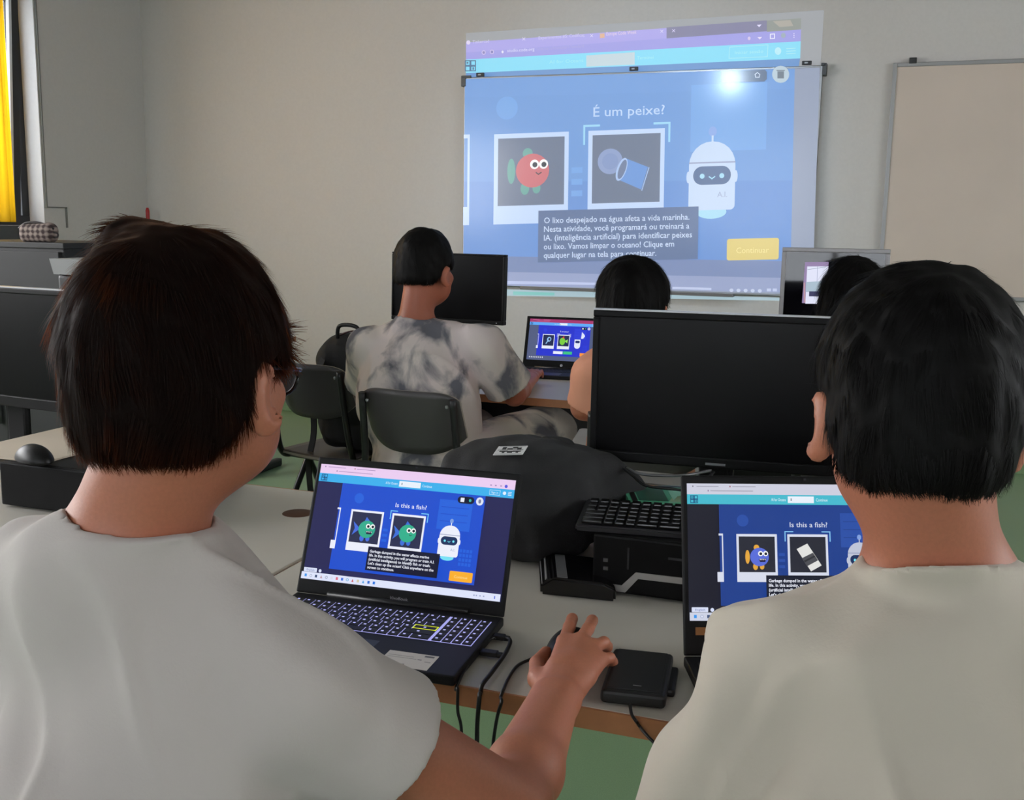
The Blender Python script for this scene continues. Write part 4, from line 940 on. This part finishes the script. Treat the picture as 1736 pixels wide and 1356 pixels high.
tag(b2, 'black backpack standing on the seat of the empty chair', 'backpack')

# ------------------------------------------------------------------ people
mskin = mat('skin', (172, 108, 82), .5, bump=.03, scale=300, var=.05, sss=.12); mskin2 = mat('skin_warm', (160, 90, 66), .5, bump=.03, scale=300, var=.05, sss=.12)
def hair_mat(name, base, thru, f):
    m = mat(name, base, .62, spec=.12); nt = m.node_tree
    tr = nt.nodes.new('ShaderNodeBsdfTranslucent'); tr.inputs[0].default_value = lin(thru); ms = nt.nodes.new('ShaderNodeMixShader'); ms.inputs[0].default_value = f
    nt.links.new(nt.nodes['Principled BSDF'].outputs[0], ms.inputs[1]); nt.links.new(tr.outputs[0], ms.inputs[2]); nt.links.new(ms.outputs[0], nt.nodes['Material Output'].inputs[0]); return m
mhb = hair_mat('dark_brown_hair', (20, 14, 12), (170, 86, 42), .32); mhb.node_tree.nodes['Principled BSDF'].inputs['Sheen Weight'].default_value = .18; mhb.node_tree.nodes['Principled BSDF'].inputs['Sheen Tint'].default_value = (.45, .22, .12, 1); mhb.node_tree.nodes['Principled BSDF'].inputs['Sheen Roughness'].default_value = .35; mhb.node_tree.nodes['Principled BSDF'].inputs['Specular IOR Level'].default_value = .05; mhk = hair_mat('black_hair', (10, 9, 9), (50, 36, 30), .05)
def strands(name, parent, P, N, O, Hm, n, length, width, m, lift=.15, seed=1, clump=9):
    """thin curved hair blades rooted on the points P (normals N); O, Hm = head frame"""
    r = np.random.default_rng(seed); idx = r.integers(0, len(P), n); p = P[idx]; nn = N[idx]; q = (p-O)@Hm
    crown = np.array([.012, -.055, .13]); away = q-crown; away /= np.linalg.norm(away, axis=1)[:, None]+1e-6
    d = away*.7+np.array([0, .0, -.75]); fr = np.clip((q[:, 1]-.0)/.08, 0, 1)[:, None]; d = d+fr*np.array([0, .3, -.3])
    jl = np.stack([noise3(q, 9, seed+k) for k in range(3)], 1)*.38+np.stack([noise3(q, 30, seed+10+k) for k in range(3)], 1)*.16+r.normal(size=(n, 3))*.09
    d = (d+jl)@Hm.T; d -= nn*(d*nn).sum(1)[:, None]; d /= np.linalg.norm(d, axis=1)[:, None]+1e-6
    Ln = length*(.6+.7*r.random(n))[:, None]*np.clip((q[:, 2]+.10)/.07, .38, 1)[:, None]; lf = lift*(.3+.9*r.random(n)**2)[:, None]
    K = 4; side = np.cross(d, nn); side /= np.linalg.norm(side, axis=1)[:, None]+1e-6
    vs = np.zeros((n, 2*K, 3))
    for k in range(K):
        t = k/(K-1); c_ = p-nn*.002+d*Ln*t+nn*Ln*lf*math.sin(t*2.0)+np.array([0, 0, -.12])*Ln*t*t
        wd = width*(1-t*.85)*(.6+.4*math.sin(min(1, t*2+.3)*1.57))
        vs[:, 2*k] = c_-side*wd/2; vs[:, 2*k+1] = c_+side*wd/2
    base = np.arange(n)[:, None]*2*K; f = np.concatenate([base+np.array([2*k, 2*k+1, 2*k+3, 2*k+2]) for k in range(K-1)])
    me = bpy.data.meshes.new(name); me.vertices.add(n*2*K); me.vertices.foreach_set('co', vs.astype(np.float32).ravel())
    me.loops.add(len(f)*4); me.loops.foreach_set('vertex_index', f.astype(np.int32).ravel()); me.polygons.add(len(f)); me.polygons.foreach_set('loop_start', np.arange(0, len(f)*4, 4, dtype=np.int32))
    me.update(calc_edges=True)
    o = link(name, me, m, parent, smooth=True); o['kind'] = 'stuff'; return o
def normals(o, n):
    a = np.zeros(n*3, np.float32); o.data.vertices.foreach_get('normal', a) if False else o.data.vertex_normals.foreach_get('vector', a); return a.reshape(-1, 3).astype(float)
class Person:
    def __init__(s, label, hc, hyaw, hpitch, nb, ch, pv, sh, el_, wr, hands=(None, None), hip=None, kn=None, an=None, skin=None, hair=None, hair_t=.024, long=False, h=.006, bulk=1.0, hs=1.0, hroll=0):
        s.hc = np.array(hc, float); s.Hm = rotm(hyaw, hpitch, hroll); s.nb, s.ch, s.pv = [np.array(x, float) for x in (nb, ch, pv)]
        s.sh, s.el, s.wr = [[np.array(x, float) for x in y] for y in (sh, el_, wr)]
        s.hands = hands; s.skin = skin or mskin; s.hair = hair or mhk; s.t = hair_t; s.zo = 0; s.ct = .12; s.cf = None; s.cz = 0; s.long = long; s.h = h; s.k = bulk; s.hs = hs
        hip = hip or [s.pv+V3(-.09, .02, -.01), s.pv+V3(.09, .02, -.01)]; s.hip = [np.array(x, float) for x in hip]
        kn = kn or [x+V3((-1)**(i+1)*.04, .42, .03) for i, x in enumerate(s.hip)]; s.kn = [np.array(x, float) for x in kn]
        an = an or [np.array([x[0], x[1]+.02, .09]) for x in s.kn]; s.an = [np.array(x, float) for x in an]
        s.root = empty('person', (s.pv[0], s.pv[1], 0)); tag(s.root, label, 'person'); s.o = np.array([s.pv[0], s.pv[1], 0.])
        s.lo = np.min([s.hc-.22, s.pv-.3]+[x-.1 for x in s.sh+s.el+s.wr+s.kn], axis=0); s.hi = np.max([s.hc+.22, s.pv+.3]+[x+.1 for x in s.sh+s.el+s.kn]+[x+.24 for x in s.wr], axis=0)
        s.lo[2] = .0
    def rel(s, v): return v-s.o
    def surf(s, name, fn, lo, hi, h, m):
        o, v = surface(name, fn, lo, hi, h, m, s.root, warp=s.rel); return o, v+s.o
    def headloc(s, x, y, z): return s.hc+s.Hm@(np.array([x, y, z])*s.hs)
    def head_sdf(s, P):
        q = (P-s.hc)@s.Hm/s.hs; qa = q.copy(); qa[:, 0] = np.abs(qa[:, 0])
        d = el(q, (0, -.014, .034), (.076, .096, .090))
        d = smin(d, el(q, (0, .03, -.03), (.062, .066, .082)), .03)
        d = smin(d, el(q, (0, .045, -.085), (.040, .042, .030)), .03)
        d = smin(d, el(qa, (.045, .035, -.055), (.022, .04, .035)), .03)            # jaw corners
        d = smin(d, el(qa, (.042, .072, -.018), (.022, .018, .018)), .02)           # cheekbones
        d = smin(d, el(q, (0, .088, .026), (.05, .014, .012)), .02)                 # brow
        d = smin(d, rc(q, (0, .096, .008), (0, .118, -.028), .007, .011), .012)     # nose
        d = smin(d, el(qa, (.011, .103, -.033), (.008, .009, .007)), .008)
        d = smin(d, el(q, (0, .097, -.055), (.024, .010, .006)), .006); d = smin(d, el(q, (0, .095, -.065), (.020, .011, .007)), .006)
        d = smax(d, -el(qa, (.031, .104, .004), (.016, .014, .011)), .012)          # eye sockets
        e = el(qa, (.092, -.014, -.020), (.011, .024, .037), rotm(-.55, .12)); e = smax(e, -el(qa, (.103, -.006, -.018), (.010, .014, .024)), .005)
        e = smin(e, el(qa, (.077, .004, -.038), (.007, .008, .010)), .01)
        return smin(d, e, .008)*s.hs
    def body_sdf(s, P, skinny=True):
        k = s.k; d = s.head_sdf(P)
        nt_ = s.headloc(0, -.028, -.04); d = smin(d, rc(P, nt_, s.nb, .053*s.hs, .061), .035)
        d = smin(d, rc(P, s.nb+V3(0, .0, -.028), s.sh[0]+V3(0, 0, -.01), .049, .036), .05); d = smin(d, rc(P, s.nb+V3(0, .0, -.028), s.sh[1]+V3(0, 0, -.01), .049, .036), .05)
        d = smin(d, el(P, s.ch, (.145*k, .09*k, .18)), .06); d = smin(d, el(P, (s.ch+s.pv)/2, (.13*k, .09*k, .18)), .06); d = smin(d, el(P, s.pv, (.15*k, .10*k, .10)), .05)
        for i in (0, 1):
            S_, E_, W_ = s.sh[i], s.el[i], s.wr[i]
            d = smin(d, rc(P, S_, E_, .046*k, .040), .03)
            md = E_+(W_-E_)*.3; d = smin(d, rc(P, E_, md, .039, .040), .02)
            ax = (W_-E_)/np.linalg.norm(W_-E_); sd = np.cross(ax, V3(0, 0, 1)); sd /= np.linalg.norm(sd)
            for sg in (-1, 1): d = smin(d, rc(P, md+sd*sg*.004, W_+sd*sg*.010, .037, .0215), .015)
            d = smin(d, s.hand_sdf(P, i), .014)
            d = smin(d, rc(P, s.hip[i], s.kn[i], .07, .05), .04); d = smin(d, rc(P, s.kn[i], s.an[i], .048, .032), .02)
        return d
    def hand_sdf(s, P, i):
        W_ = s.wr[i]; hd = s.hands[i]
        if hd is None:
            ax = (W_-s.el[i]); ax[2] *= .2; ax /= np.linalg.norm(ax); up = V3(0, 0, 1); sd = np.cross(ax, up)*(1 if i == 1 else -1)  # towards the little finger
            f = []
            for j, (o_, L_) in enumerate(((-.026, .072), (-.008, .08), (.010, .074), (.027, .058))):
                m_ = W_+ax*.085+sd*o_*1.0+up*.008; a_ = m_+ax*L_*.45+up*.004+sd*o_*.15; b_ = a_+ax*L_*.3-up*.014; c__ = b_+ax*L_*.18-up*.014
                f.append([m_, a_, b_, c__])
            t_ = [W_+ax*.02-sd*.025-up*.004, W_+ax*.055-sd*.048-up*.010, W_+ax*.085-sd*.05-up*.016]; hd = dict(f=f, t=t_)
        d = None
        for j, fi in enumerate(hd['f']):
            off = (fi[0]-hd['f'][1][0])*.35
            a = rc(P, W_+off, fi[0], .016, .0115); d = a if d is None else smin(d, a, .014)
        for j in range(3): d = smin(d, rc(P, (W_+hd['f'][j][0])/2, (W_*.4+hd['f'][j+1][0]*.6), .014, .013), .014)
        fd = None
        for j, fi in enumerate(hd['f']):
            rr = (.0092, .0094, .0090, .0080)[j]; g = None
            for a_, b_, r0, r1 in zip(fi, fi[1:], (rr*1.06, rr*.98, rr*.93), (rr*.98, rr*.93, rr*.84)):
                x = rc(P, a_, b_, r0, r1); g = x if g is None else smin(g, x, .003)
            fd = g if fd is None else np.minimum(fd, g)
        d = smin(d, fd, .006)
        t = hd['t']; g = smin(rc(P, W_, t[0], .016, .014), rc(P, t[0], t[1], .014, .0105), .006); g = smin(g, rc(P, t[1], t[2], .0105, .0088), .003)
        return smin(d, g, .008)
    def body(s):
        o, v = s.surf('body', s.body_sdf, s.lo, s.hi, s.h, s.skin)
        for sg in (-1, 1):
            k = B(); k.lathe([(0, -.0115), (.006, -.0098), (.0105, -.004), (.0115, 0), (.0105, .004), (.006, .0098), (0, .0115)], n=18)
            k.mi = 1; k.lathe([(0, .0108), (.0052, .0103), (.005, .0109), (0, .0116)], n=14)
            e = k.build('eye', [mat('eye_white', (225, 222, 218), .2), mat('iris_brown', (40, 26, 18), .2)], s.root)
            e.location = s.headloc(sg*.031, .0865, .004)-s.o; e.rotation_euler = Vector(s.Hm@V3(0, 1, 0)).to_track_quat('Z', 'Y').to_euler()
            k = B(); k.tube([tuple(s.headloc(sg*.016, .1035, .024)-s.o), tuple(s.headloc(sg*.032, .1015, .030)-s.o), tuple(s.headloc(sg*.048, .088, .024)-s.o)], [.002, .003, .0015], samples=None); k.build('eyebrow', s.hair, s.root)
    def hair_sdf(s, P):
        q = (P-s.hc)@s.Hm/s.hs; t = s.t; zl = np.interp(q[:, 1], [-.14, -.06, -.035, -.012, .012, .035, .055, .075, .10], [-.078+s.zo, -.075+s.zo, -.050+s.zo, -.008, .020, .012, .012, .048, .062])
        d = el(q, (0, -.014, .036), (.076+t, .096+t, .091+t*.95)); d = smin(d, el(q, (0, -.048, -.035), (.069+t*.4, .060+t*.55, .072)), .04)
        if s.long: d = smin(d, rc(q, (-.04, -.06, 0), (-.075, -.05, -.16), .07, .05), .05); d = smin(d, rc(q, (.05, -.06, 0), (.06, -.05, -.16), .07, .05), .05); zl = np.where(q[:, 1] < .0, -.22, zl)
        d = smax(d, (zl-q[:, 2])*.75, .012)
        qa = np.abs(q[:, 0])
        d = smax(d, -el(np.stack([qa, q[:, 1], q[:, 2]], 1), (.098, -.008, -.024), (.022, .026, .042), rotm(-.5)), .006)
        w_ = np.clip((q[:, 2]+.02)/.06, 0, 1)
        if getattr(s, 'cow', None) is not None: d = smin(d, el(q, s.cow, (.03, .035, .022)), .03)
        return (d+.0028*w_*noise3(q, 13, 4)+.0012*noise3(q, 38, 5))*s.hs
    def mkhair(s, n=14000, length=.028, width=.0016, h=.004, lift=.14):
        m_ = .17*s.hs
        o, v = s.surf('hair', s.hair_sdf, s.hc-V3(.16, .17, .25 if s.long else .14), s.hc+V3(.16, .17, .18), h, s.hair)
        N = normals(o, len(v)); q = (v-s.hc)@s.Hm/s.hs; kp = el(np.stack([np.abs(q[:, 0]), q[:, 1], q[:, 2]], 1), (.096, -.008, -.012), (.026, .032, .060), rotm(-.5)) > 0
        st = strands('hair_strands', o, (v-s.o)[kp], N[kp], s.hc-s.o, s.Hm, n, length, width, s.hair, lift); return o
    def shirt_sdf(s, P, f, slr, folds, neckcut=True):
        k = s.k; nb = s.nb
        d = rc(P, nb+V3(0, -.005, -.027), s.sh[0]+V3(0, 0, -.0), .066, .058); d = smin(d, rc(P, nb+V3(0, -.005, -.027), s.sh[1], .066, .058), .04)
        d = smin(d, el(P, s.ch, (.175*k, .118*k, .205)), .06); d = smin(d, el(P, (s.ch+s.pv)/2, (.17*k, .118*k, .2)), .06); d = smin(d, el(P, s.pv+V3(0, 0, .0), (.185*k, .135*k, .11)), .05)
        for i in (0, 1):
            S_, E_ = s.sh[i], s.el[i]; ax = E_-S_; en = S_+ax*f[i]
            d = smin(d, rc(P, S_, en, .060*k, slr[i]), .035)
        nz = noise3(P, 5.5, 21)*.0050+noise3(P*V3(1, 1, .55), 13, 22)*.0022
        rd = 1-np.abs(noise3(P*V3(1, 1, .8), 4.2, 23)); ff = np.ones(len(P))
        for i in (0, 1):
            if f[i] < 1.05: ff = np.minimum(ff, np.clip(np.linalg.norm(P-(s.sh[i]+(s.el[i]-s.sh[i])*f[i]), axis=1)/.09-.7, .12, 1))
        d = d+folds*ff*(nz-.006*np.clip(rd-.75, 0, 1)*2)
        for i in (0, 1):
            S_, E_ = s.sh[i], s.el[i]; ax = E_-S_; L_ = np.linalg.norm(ax); u = ax/L_; en = S_+ax*f[i]
            if f[i] < 1.05:
                d = smax(d, -rc(P, en-u*.035, en+u*.25, slr[i]-.014, slr[i]+.012), .006)
                tl_ = (P-en)@u; near = np.linalg.norm(P-en-tl_[:, None]*u, axis=1)-slr[i]*1.4
                d = smax(d, np.minimum(tl_, -near), .006)
        up = s.headloc(0, -.028, -.04)-nb; up /= np.linalg.norm(up)
        tt = (P-nb)@up; rr = np.linalg.norm(P-nb-tt[:, None]*up, axis=1)
        tq = tt+s.ct*((P-nb)@(s.Hm@V3(0, 1, 0))) if s.cf is None else (P-nb)[:, 2]+s.ct*((P-nb)@s.cf)-s.cz
        d = smax(d, -np.maximum(rr-.061, -(tq+.006)), .006)
        col = np.maximum(np.abs(rr-.0655)-.0045, np.maximum(tq-.012, -(tt+.035)))
        return smin(d, col-.001, .012)
    def shirt(s, m, f=(.62, .62), slr=(.066, .066), folds=1.0, h=None):
        lo = s.lo.copy(); lo[2] = s.pv[2]-.16; hi = s.hi.copy(); hi[2] = s.nb[2]+.12
        return s.surf('shirt', lambda P: s.shirt_sdf(P, f, slr, folds), lo, hi, h or s.h, m)[0]
    def trousers(s, m, h=.009):
        def fn(P):
            d = el(P, s.pv+V3(0, .0, -.02), (.175*s.k, .125*s.k, .105))
            for i in (0, 1): d = smin(d, rc(P, s.hip[i], s.kn[i], .092*s.k**2, .068*s.k**2), .04); d = smin(d, rc(P, s.kn[i], s.an[i]+V3(0, 0, -.01), .066, .056), .03)
            return d+.004*noise3(P, 8, 31)
        lo = s.lo.copy(); hi = s.hi.copy(); hi[2] = s.pv[2]+.2
        o = s.surf('trousers', fn, lo, hi, h, m)[0]
        for i in (0, 1):
            a = s.an[i]; g = lambda P: smax(smin(rc(P, a+V3(0, -.02, -.045), a+V3(0, .14, -.058), .042, .034), rc(P, a, a+V3(0, 0, -.03), .042, .045), .03), -(P[:, 2]-.004), .004)
            s.surf('shoe', g, a+V3(-.07, -.09, -.12), a+V3(.07, .22, .09), .007, mat('shoe_dark', (50, 50, 54), .6))
mtee = mat('off_white_cotton', (182, 174, 168), .9, bump=.05, scale=350, sheen=.2); mtee2 = mat('cream_cotton', (188, 179, 164), .9, bump=.05, scale=350, sheen=.2)
mjean = mat('dark_denim', (40, 46, 60), .85, bump=.1, scale=400)
# ---- front left boy
q = lambda *a: at(*a)
hand = dict(f=[[onz(957, 1088, .775), onz(965, 1063, .777), onz(970, 1049, .768), onz(972, 1044, .757)],
               [onz(984, 1086, .777), onz(997, 1066, .780), onz(1004, 1052, .770), onz(1007, 1048, .758)],
               [onz(1006, 1097, .772), onz(1024, 1089, .772), onz(1029, 1096, .757), onz(1026, 1102, .746)],
               [onz(1016, 1120, .764), onz(1034, 1115, .762), onz(1039, 1122, .748), onz(1035, 1127, .739)]],
            t=[onz(913, 1150, .755), onz(910, 1124, .749), onz(926, 1105, .747)])
WRR = onz(940, 1184, .766)
p1 = Person('person in front on the left, grey white t-shirt, glasses, right hand on a mouse',
            at(318, 640, .93), .04, -.10, at(222, 925, .95), V3(-.635, .755, .845), V3(-.645, .69, .57),
            [V3(-.86, .78, .955), at(500, 1168, .925)], [V3(-1.02, .92, .74), at(862, 1372, 1.065)], [V3(-.98, 1.17, .765), WRR],
            hands=(None, hand), hair=mhb, hair_t=.024, h=.0035, hroll=-.06, hs=.9, bulk=.95)
p1.ct = .34; p1.cf = V3(-.62, .78, 0); p1.cz = -.011; p1.cow = (-.045, -.01, .135)
p1.body(); p1.mkhair(26000, .028, .0013, .0035, .08); p1.shirt(mtee, (.8, .41), (.068, .070), 1.9, .0045); p1.trousers(mjean)
# glasses
gm_ = mat('spectacle_black', (16, 16, 20), .25); gl_ = mat('spectacle_lens', (225, 232, 245), .03); gl_.node_tree.nodes['Principled BSDF'].inputs['Transmission Weight'].default_value = .9; gl_.node_tree.nodes['Principled BSDF'].inputs['IOR'].default_value = 1.1
ge = empty('glasses', tuple(p1.headloc(0, .11, 0))); tag(ge, 'black rimmed glasses worn by the boy in front on the left', 'glasses'); go = np.array(ge.location)
k = B()
for sg in (-1, 1):
    ring = [tuple(p1.headloc(sg*(.034+.026*math.cos(a)), .122-.012*abs(math.cos(a)+1)*.5*(1 if sg > 0 else 1), -.002+.021*math.sin(a))-go) for a in [2*math.pi*i/20 for i in range(21)]]
    k.tube(ring, .0018, n=8)
k.tube([tuple(p1.headloc(-.008, .122, .002)-go), tuple(p1.headloc(0, .125, .005)-go), tuple(p1.headloc(.008, .122, .002)-go)], .0018); k.build('rim', gm_, ge)
for sg in (-1, 1):
    k = B(); k.poly([tuple(p1.headloc(sg*(.034+.025*math.cos(a)), .122-.012*abs(math.cos(a)+1)*.5, -.002+.020*math.sin(a))-go) for a in [2*math.pi*i/20 for i in range(20)]]); k.build('lens', gl_, ge)
    k = B(); k.tube([tuple(p1.headloc(sg*.062, .112, .004)-go), tuple(p1.headloc(sg*.080, .075, .006)-go), tuple(p1.headloc(sg*.084, .01, .008)-go), tuple(p1.headloc(sg*.082, -.02, -.012)-go)], .0019, samples=5); k.build('temple_arm', gm_, ge)
# the mouse under his hand
mq = onz(976, 1094, .742); mouse('computer_mouse', (mq[0]-.006, mq[1]-.012, DH), .08, 'black mouse with blue light under the hand of the boy with glasses', lamp=True, s=1.14)
# ---- front right boy
p2 = Person('person in front on the right, cream t-shirt, short black hair, left ear showing',
            at(1550, 695, .93), .20, -.16, at(1592, 975, .96), V3(.05, .96, .83), V3(.05, .88, .565),
            [at(1285, 1160, .99), V3(.215, .985, .95)], [V3(-.172, .95, .70), V3(.30, 1.0, .72)], [V3(-.13, 1.26, .765), V3(.16, 1.27, .765)],
            hair=mhk, hair_t=.021, h=.004, hs=.89)
p2.ct = .38; p2.cf = V3(-.40, 1, 0); p2.cz = -.010; p2.body(); p2.mkhair(24000, .024, .0013, .0035, .08); p2.shirt(mtee2, (.95, .7), (.060, .066), 1.7, .0045); p2.trousers(mjean)
# ---- second row, tie-dye
mt = mat('tie_dye_cloth', (200, 196, 186), .9, bump=.05, scale=300); nt = mt.node_tree; tc = nt.nodes.new('ShaderNodeTexCoord')
def nz(scale, det, dist, off):
    n_ = nt.nodes.new('ShaderNodeTexNoise'); n_.inputs['Scale'].default_value = scale; n_.inputs['Detail'].default_value = det; n_.inputs['Distortion'].default_value = dist
    mp_ = nt.nodes.new('ShaderNodeMapping'); mp_.inputs['Location'].default_value = off; mp_.inputs['Rotation'].default_value = (0, .6, .3); mp_.inputs['Scale'].default_value = (1, 1, .7); nt.links.new(tc.outputs['Object'], mp_.inputs[0]); nt.links.new(mp_.outputs[0], n_.inputs[0])
    return n_
a_ = nz(7.6, 6, .5, (3.1, .4, 1.7)); r1 = nt.nodes.new('ShaderNodeValToRGB'); e_ = r1.color_ramp.elements; e_[0].position = .485; e_[0].color = (0, 0, 0, 1); e_[1].position = .62; e_[1].color = (1, 1, 1, 1); nt.links.new(a_.outputs['Fac'], r1.inputs[0])
b_ = nz(3, 2, .3, (7, 2, 5)); r2 = nt.nodes.new('ShaderNodeValToRGB'); e_ = r2.color_ramp.elements; e_[0].position = .35; e_[0].color = lin((208, 202, 186)); e_[1].position = .65; e_[1].color = lin((214, 200, 198)); nt.links.new(b_.outputs['Fac'], r2.inputs[0])
mx = nt.nodes.new('ShaderNodeMix'); mx.data_type = 'RGBA'; nt.links.new(r1.outputs[0], mx.inputs['Factor']); nt.links.new(r2.outputs[0], mx.inputs[6]); mx.inputs[7].default_value = lin((100, 100, 108)); nt.links.new(mx.outputs[2], nt.nodes['Principled BSDF'].inputs['Base Color'])
p3 = Person('person in the second row in grey and cream tie-dye t-shirt and trousers',
            at(722, 458, 3.69), -.14, -.12, at(704, 548, 3.69), at(704, 665, 3.67), at(738, 788, 3.63),
            [at(625, 588, 3.74), at(822, 588, 3.61)], [at(622, 648, 3.91), at(872, 668, 3.71)], [at(730, 655, 4.19), at(899, 640, 4.11)],
            kn=[at(820, 738, 4.1), at(945, 728, 4.0)], hair=mhk, hair_t=.017, h=.006, skin=mskin2, bulk=1.25, hs=1.04)
p3.zo = .022; p3.body(); p3.mkhair(7000, .018, .0026, .006); p3.shirt(mt, (.98, .84), (.085, .087), 1.3, .007); p3.trousers(mt, .010)
# ---- second row, peach top
p4 = Person('person with black hair and a peach top, mostly behind the big black monitor',
            at(1073, 524, 3.26), .0, -.15, at(1078, 595, 3.28), at(1082, 700, 3.30), at(1085, 830, 3.30),
            [at(1010, 628, 3.28), at(1150, 628, 3.28)], [at(990, 690, 3.34), at(1180, 720, 3.38)], [at(1030, 700, 3.58), at(1140, 690, 3.63)], hair=mhk, hair_t=.026, h=.007, hs=1.1)
p4.kn = [at(985, 762, 3.68), at(1150, 770, 3.68)]; p4.body(); p4.mkhair(9000, .03, .0026, .006); p4.shirt(mat('peach_cotton', (216, 150, 122), .9, bump=.1, scale=60), (.96, .96), (.060, .060), 1.8, .007); p4.trousers(mat('white_trousers', (205, 205, 205), .9))
# ---- second row, right
p5 = Person('person with long black hair facing the silver framed monitor, half hidden by the right boy',
            at(1443, 508, 3.15), .25, -.1, at(1448, 600, 3.2), V3(.0, 3.0, .85), V3(-.02, 2.98, .57),
            [V3(-.20, 3.05, .98), V3(.15, 3.05, .98)], [V3(-.26, 3.2, .76), V3(.2, 3.2, .76)], [V3(-.15, 3.42, .77), V3(.1, 3.42, .77)], hair=mhk, hair_t=.012, long=True, h=.007, hs=.95)
p5.body(); p5.mkhair(6000, .05, .003, .006); p5.shirt(mat('dark_top', (44, 42, 46), .9), (.96, .96), (.055, .055), 1.0, .008); p5.trousers(mjean)
